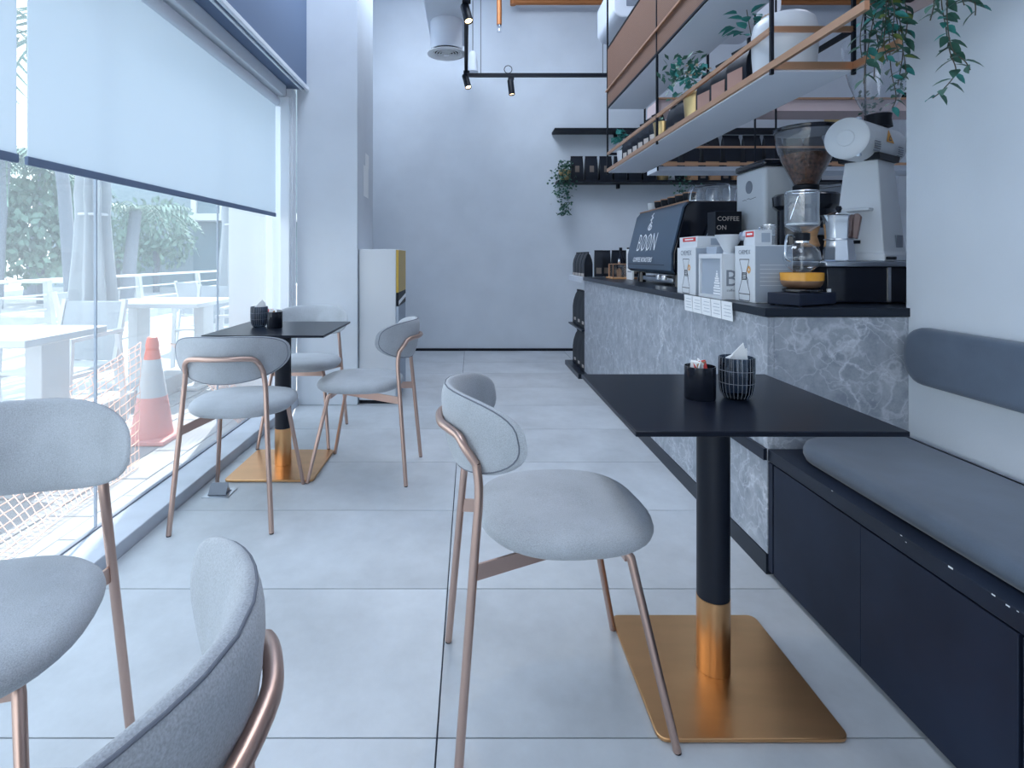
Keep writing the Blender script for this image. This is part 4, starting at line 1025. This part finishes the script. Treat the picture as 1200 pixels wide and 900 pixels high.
def spot(label, base, aim, e):
    t = thing('track_spotlight', label, 'spotlight', base, 0, 'black track spotlights')
    d = Vector(aim).normalized(); q = d.to_track_quat('Z','Y').to_matrix().to_4x4(); c = Vector((0,0,-.10))
    box(-.03,-.015,-.03,.03,.015,-.0005).build('adapter', BLACK, t); MB().tube([(0,0,-.03),(0,0,-.10)],.008,8).build('stem', BLACK, t)
    M = Matrix.Translation(c) @ q
    MB().lathe([(.03,-.07),(.032,-.065),(.032,.085),(.028,.088)],20,(0,0,0),False).xf(M).build('barrel', BLACK, t)
    MB().lathe([(.027,.070),(.027,.074)],20).xf(M).build('lens', LENS, t)
    l = bpy.data.lights.new('spot', 'SPOT'); l.energy = e; l.color = (1,.82,.6); l.spot_size = R(60); l.spot_blend = .6; l.shadow_soft_size = .03
    o = bpy.data.objects.new('spot', l); COL.objects.link(o); o.parent = t; o.location = c + d*.11; o.rotation_euler = d.to_track_quat('-Z','Y').to_euler()
spot('black track spotlight above the vent, nearest on the track', (-.033,3.97,2.983), (.22,-.45,-1), 14)
spot('black lit spotlight at the corner of the light track', (-.045,5.50,2.983), (.25,-.45,-1), 14)
spot('black spotlight nearest the camera on the light track, above the chairs', (-.005,2.3,2.983), (.16,-.42,-1), 22)
spot('black spotlight hanging from the cross arm of the light track', (.41,5.685,2.983), (.1,-.12,-1), 14)
t = thing('pendant_lamp', 'small grey cylinder pendant behind the corner of the light track', 'lamp', (.02,6.3,3.24))
MB().lathe([(.062,0),(.058,.03),(.045,.20),(.03,.23),(.006,.235)],24).build('lamp_shade', DUCT, t)
MB().tube([(0,0,.236),(0,0,1.358)],.004,6).build('cord', BLACK, t)
t = thing('sprinkler_pipe', 'short orange copper sprinkler drop pipe below the ceiling', 'pipe', (.305,6.0,3.62))
MB().tube([(0,0,.03),(0,0,.979)],.028,12).build('drop_pipe', PIPEC, t)
MB().lathe([(.02,0),(.03,.004),(.022,.029)],12).build('sprinkler_head', CHROME, t)
MB().lathe([(.004,-.05),(.028,-.048),(.006,-.04),(.005,-.001)],12).build('deflector', CHROME, t)
t = thing('copper_pipe', 'long horizontal orange copper pipe under the ceiling at the back wall', 'pipe', (1.0,6.6,4.17))
MB().tube([(-.5,0,0),(3.9,0,0)],.032,12).build('pipe_run', PIPEC, t)
MB().tube([(-.5,0,-.033),(-.5,0,.429)],.036,12).build('pipe_riser', PIPEC, t)

# ------------------------------------------------------------------ white cabinet by the column
t = thing('drinks_cabinet', 'tall white cabinet with gold, black and grey front beside the column', 'cabinet', (-.71,4.52,0))
box(-.155,-.24,.03,.13,.24,1.196).build('cabinet_body', WHITE, t, bevel=.004)
box(-.15,-.22,0,.12,.22,.03).build('plinth', BLACK, t)
box(.1305,-.235,.86,.150,.235,1.19).build('upper_door', GOLDP, t, bevel=.002)
box(.1305,-.235,.755,.150,.235,.859).build('control_strip', BLACK, t, bevel=.002)
MB().prism([(-.23,.765),(.23,.80),(.23,.83),(-.23,.795)],'x',.1505,.152).build('strip_flash', PRINTW, t, smooth=False)
box(.1305,-.235,.05,.150,.235,.753).build('lower_door', CARTONG, t, bevel=.002)

# ------------------------------------------------------------------ terrace outside
ZG = -.05
ground = struct(box(-6.4,-6,-.4,-1.51,20,ZG-.03).build('ground_terrace', OUTG))
for i in range(5):
    for k in range(15):
        x = -1.515-.215*(i+1); y = .6+.43*k+(.215 if i % 2 else 0)
        box(x+.003,y+.003,ZG-.03,x+.212,y+.427,ZG+random.uniform(-.003,.001)).build('paver', PAVE, ground, bevel=.003, seg=1)
struct(box(-2.80,-3,ZG-.03,-2.595,14,.10).build('curb_terrace', OUTG, bevel=.01))
struct(box(-6.35,-6,ZG-.029,-2.801,20,ZG).build('floor_terrace', OUTG))
w_ = struct(box(-90,-40,-1.5,-6.41,90,-1.3).build('ground_water', WATER))
struct(box(-1.90,4.35,ZG-.03,-1.56,4.95,5).build('column_outside', OUTW))
# cone
t = thing('traffic_cone', 'faded orange and white traffic cone on the pavers outside the window', 'traffic cone', (-2.08,3.62,ZG))
box(-.16,-.16,0,.16,.16,.03).build('base', CONEP, t, bevel=.008)
MB().lathe([(.125,.0305),(.088,.28)],24).build('lower_band', CONEP, t)
MB().lathe([(.088,.2805),(.050,.52)],24).build('white_band', OUTW, t)
MB().lathe([(.050,.5205),(.038,.59),(.04,.60),(.04,.615),(.03,.66),(.022,.665)],24).build('tip', ORANGE, t)
# safety net: a sagging sheet of knotted strands
def net(corners, nu, nv, sag):
    b = MB(); A_, B_, C_, D_ = [Vector(c) for c in corners]
    def pt(u, v):
        p = A_*(1-u)*(1-v) + B_*u*(1-v) + C_*u*v + D_*(1-u)*v
        p = p + Vector((random.uniform(-.004,.004),random.uniform(-.004,.004),-sag*math.sin(math.pi*u)*(1-v)+.02*math.sin(9*u+5*v)*(v > .05)))
        p.z = max(p.z, ZG+.012); return p
    g = [[pt(i/nu, j/nv) for j in range(nv+1)] for i in range(nu+1)]
    for i in range(nu+1):
        for j in range(nv+1):
            if i < nu: b.bar(g[i][j], g[i+1][j], .0045, .004)
            if j < nv: b.bar(g[i][j], g[i][j+1], .003, .003)
    return b
t = thing('safety_net', 'orange plastic safety net draped from the traffic cone over the pavers', 'net', (-2.08,3.62,ZG))
MI = Matrix.Translation((2.08,-3.62,-ZG))
net([(-2.19,3.68,.57),(-2.62,1.5,.10),(-1.75,1.5,ZG+.015),(-1.86,3.10,ZG+.015)],46,15,.10).xf(MI).build('net_sheet', NETM, t, smooth=False)
net([(-2.04,3.76,.55),(-2.05,5.4,.35),(-1.97,5.2,ZG+.015),(-1.58,3.84,ZG+.015)],36,12,.10).xf(MI).build('net_sheet', NETM, t, smooth=False)

def terrace_chair(x, y, a, label):
    t = thing('terrace_chair', label, 'chair', (x,y,ZG), R(a), 'white chairs on the terrace')
    box(-.22,-.23,.42,.23,.23,.44).build('seat', OUTW, t, bevel=.006)
    MB().prism([(-.23,.445),(-.205,.445),(-.30,.86),(-.325,.86)],'y',-.215,.215).build('backrest', CANVAS, t, bevel=.004)
    for s in (1,-1):
        MB().bar((.24,.25*s,.003),(.20,.25*s,.63),.035,.025).build('leg', OUTW, t)
        MB().bar((-.30,.25*s,.003),(-.22,.25*s,.64),.035,.025).build('leg', OUTW, t)
        MB().bar((.22,.25*s,.645),(-.25,.25*s,.66),.045,.025).build('armrest', OUTW, t)
        MB().bar((-.21,.235*s,.44),(-.315,.235*s,.875),.03,.03).build('back_upright', OUTW, t)
        MB().bar((.21,.25*s,.41),(-.24,.25*s,.41),.03,.025).build('seat_rail', OUTW, t)
def terrace_table(x, y, hx, hy, label):
    t = thing('terrace_table', label, 'table', (x,y,ZG), 0, 'white tables on the terrace')
    box(-hx,-hy,.745,hx,hy,.785).build('table_top', OUTW, t, bevel=.006)
    for sx in (1,-1):
        box(sx*(hx-.12)-.045,-.10,.03,sx*(hx-.12)+.045,.10,.744).build('leg', OUTW, t, bevel=.005)
    box(-hx+.06,-.25,.003,hx-.06,.25,.0295).build('base', OUTW, t, bevel=.005)
terrace_table(-2.98,2.95,.85,.30,'long white terrace table cut off at the left edge, beyond the glass')
terrace_table(-2.78,5.15,.42,.38,'white terrace table in the middle of the terrace beyond the cone')
terrace_table(-3.1,8.2,.6,.4,'far white terrace table near the second parasol')
terrace_chair(-2.80,3.78,-95,'white terrace chair pushed up to the long table, behind its right end')
terrace_chair(-3.72,3.80,-85,'white terrace chair behind the long table near the left edge')
terrace_chair(-3.46,5.25,5,'white terrace chair left of the middle table with its back towards the parasol')
terrace_chair(-2.55,2.25,90,'white terrace chair in front of the long table, hidden by the foreground chair')
terrace_chair(-2.85,6.0,-90,'white terrace chair behind the middle table')
terrace_chair(-2.12,5.3,185,'white terrace chair right of the middle table near the wall')
terrace_chair(-3.5,7.4,60,'white terrace chair before the far table')

def parasol(x, y, label, h0, h1, r):
    t = thing('closed_parasol', label, 'parasol', (x,y,ZG), random.uniform(0,1), 'closed parasols on the terrace')
    box(-.2,-.2,0,.2,.2,.06).build('base', OUTG, t, bevel=.01)
    MB().tube([(0,0,.0605),(0,0,h1)],.03,10).build('pole', OUTW, t)
    b = MB(); n = 48; Z = [h0,h0+.05,h0+.3,h0+.75,h0+1.05,h0+1.2,h0+1.6,h1-.1,h1]; S = [1.0,1.02,.9,.72,.62,.66,.5,.25,.1]
    for z, s in zip(Z, S):
        for k in range(n):
            a = 2*math.pi*k/n; rr = r*s*(1+.28*math.sin(a*8+z*.8))
            b.v.append((rr*math.cos(a), rr*math.sin(a), z+(.14*math.sin(a*4) if z < h0+.1 else 0)))
    for i in range(len(Z)-1): b.f += [(i*n+k,i*n+(k+1) % n,(i+1)*n+(k+1) % n,(i+1)*n+k) for k in range(n)]
    b.build('canopy', CANVAS, t, angle=80)
    MB().tube([(r*.66*math.cos(a*R(20)),r*.66*math.sin(a*R(20)),h0+1.05) for a in range(18)],.012,6,True).build('tie_strap', OUTW, t)
parasol(-3.08,4.52,'large folded parasol behind the long terrace table',.48,2.75,.165)
parasol(-3.05,7.1,'folded parasol further away near the end of the window',.55,2.75,.17)
# railing
t = thing('terrace_railing', 'white horizontal-bar railing along the water edge of the terrace', 'railing', (-6.1,8,ZG))
for z in (.86,.65,.44,.23): MB().tube([(0,-9,z),(0,11,z)],.022 if z > .8 else .012,8).build('rail', OUTW, t)
for k in range(9): MB().prism([(-.02,.0),(.10,.0),(-.0,.88),(-.06,.88)],'y',-6.6+2.2*k-.03,-6.57+2.2*k+.03).build('railing_post', OUTG, t)
# palms, trees, building across the water
def frond(b, o, az, L, droop, n=13):
    d = Vector((math.cos(az),math.sin(az),0)); pts = []
    for i in range(n+1):
        f = i/n; pts.append(Vector(o) + d*L*f*(1-.2*f) + Vector((0,0,L*(.35*f-droop*f*f))))
    s = Vector((-d.y,d.x,0))
    for i in range(1, n):
        wl_ = L*.22*math.sin(math.pi*min(1,(i+2)/(n+2)))
        for sg in (1,-1):
            tip = pts[i] + s*sg*wl_*.8 + d*wl_*.5 + Vector((0,0,-wl_*.55)); e = d*L*.022
            b.add([pts[i]-e, pts[i]+e, tip],[(0,1,2)])
    for p, q in zip(pts[:-1], pts[1:]): b.add([p-s*.02,p+s*.02,q+s*.015,q-s*.015],[(0,1,2,3)])
def palm(x, y, z0, h, lean, L, nf, label, tr=.13):
    t = thing('palm_tree', label, 'tree', (x,y,z0), 0, 'palms beyond the terrace')
    top = Vector((lean[0],lean[1],h))
    MB().tube([(0,0,0),top*.5+Vector((-lean[0]*.1,0,0)),top],[tr*1.1,tr,tr*.9],10).build('trunk', TRUNK, t)
    b = MB()
    for k in range(nf): frond(b, top, 2*math.pi*k/nf*2.4+random.uniform(0,.5), L*random.uniform(.8,1.1), random.uniform(.3,1.0))
    stuff(b.build('fronds', TREE, t, smooth=False))
palm(-5.50,7.7,ZG,4.2,(-.55,.2),2.6,18,'grey leaning palm trunk standing before the railing behind the parasol',.08)
palm(-14.2,16.5,-.4,4.6,(.3,.0),3.4,34,'bushy palm across the water at the left edge',.2)
palm(-17.5,22,-.4,5.0,(.3,.3),3.4,30,'second palm across the water, behind the bushy one',.2)
palm(-11.8,19,-.4,3.2,(.2,.2),2.6,26,'low palm across the water near the building',.2)
def tree(x, y, z0, h, r, n, label):
    t = thing('shore_tree', label, 'tree', (x,y,z0), 0, 'trees on the far shore')
    MB().tube([(0,0,0),(0,0,h*.7)],.14,8).build('trunk', TRUNK, t)
    b = MB()
    for _ in range(n):
        d = Vector((random.gauss(0,1),random.gauss(0,1),random.gauss(0,.8))); d = d.normalized()*r*random.uniform(.5,1)
        p = d+Vector((0,0,h)); e = Euler((random.uniform(-2,2),random.uniform(-2,2),random.uniform(0,6))).to_matrix(); L = .16
        b.add([p+e @ Vector(v) for v in [(-L,0,0),(0,-L*.6,0),(L,0,0),(0,L*.6,0)]],[(0,1,2,3)])
    stuff(b.build('foliage', TREE, t, smooth=False))
tree(-13.9,24.5,-.4,2.6,1.7,900,'round green tree across the water left of the white-framed building')
tree(-16.9,26.5,-.4,2.0,1.6,700,'lower green tree beside the round one across the water')
tree(-14.4,18.6,-.4,2.5,2.0,2200,'broad shrub across the water at the left edge')
t = thing('waterfront_building', 'dark glass waterfront building with white frame across the water', 'building', (-13,29,-.4))
box(-9,0,0,6,8,12).build('wall', BUILD, t)
box(-1.5,-1.2,3.4,6,0,3.75).build('canopy_beam', OUTW, t); box(-1.5,-.05,0,6,-.001,3.38).build('lower_glazing', BGLASS, t)
for x in (-1.4,.1,1.5,3.2,4.8): box(x-.13,-.25,3.76,x+.13,-.001,12).build('mullion', OUTW, t)
for x0, x1 in ((-1.25,-.05),(.25,1.35),(1.65,3.05),(3.35,4.65)): box(x0,-.1,3.8,x1,-.002,6.5).build('window', BGLASS, t)
for k in range(5): box(-8.6+1.4*k,-.1,1.2,-7.6+1.4*k,-.001,2.6).build('window', BGLASS, t)
shore = struct(box(-70,14.2,-1.6,-9.5,60,-.4).build('ground_shore', OUTG))
t = thing('quay_railing', 'long pale railing on the quay across the water', 'railing', (-17,14.5,-.4))
MB().tube([(-20,0,.9),(7,0,.9)],.04,6).build('rail', OUTW, t); MB().tube([(-20,0,.45),(7,0,.45)],.03,6).build('rail', OUTW, t)
for k in range(14): MB().tube([(-19.5+2*k,0,0.001),(-19.5+2*k,0,.89)],.03,6).build('railing_post', OUTW, t)
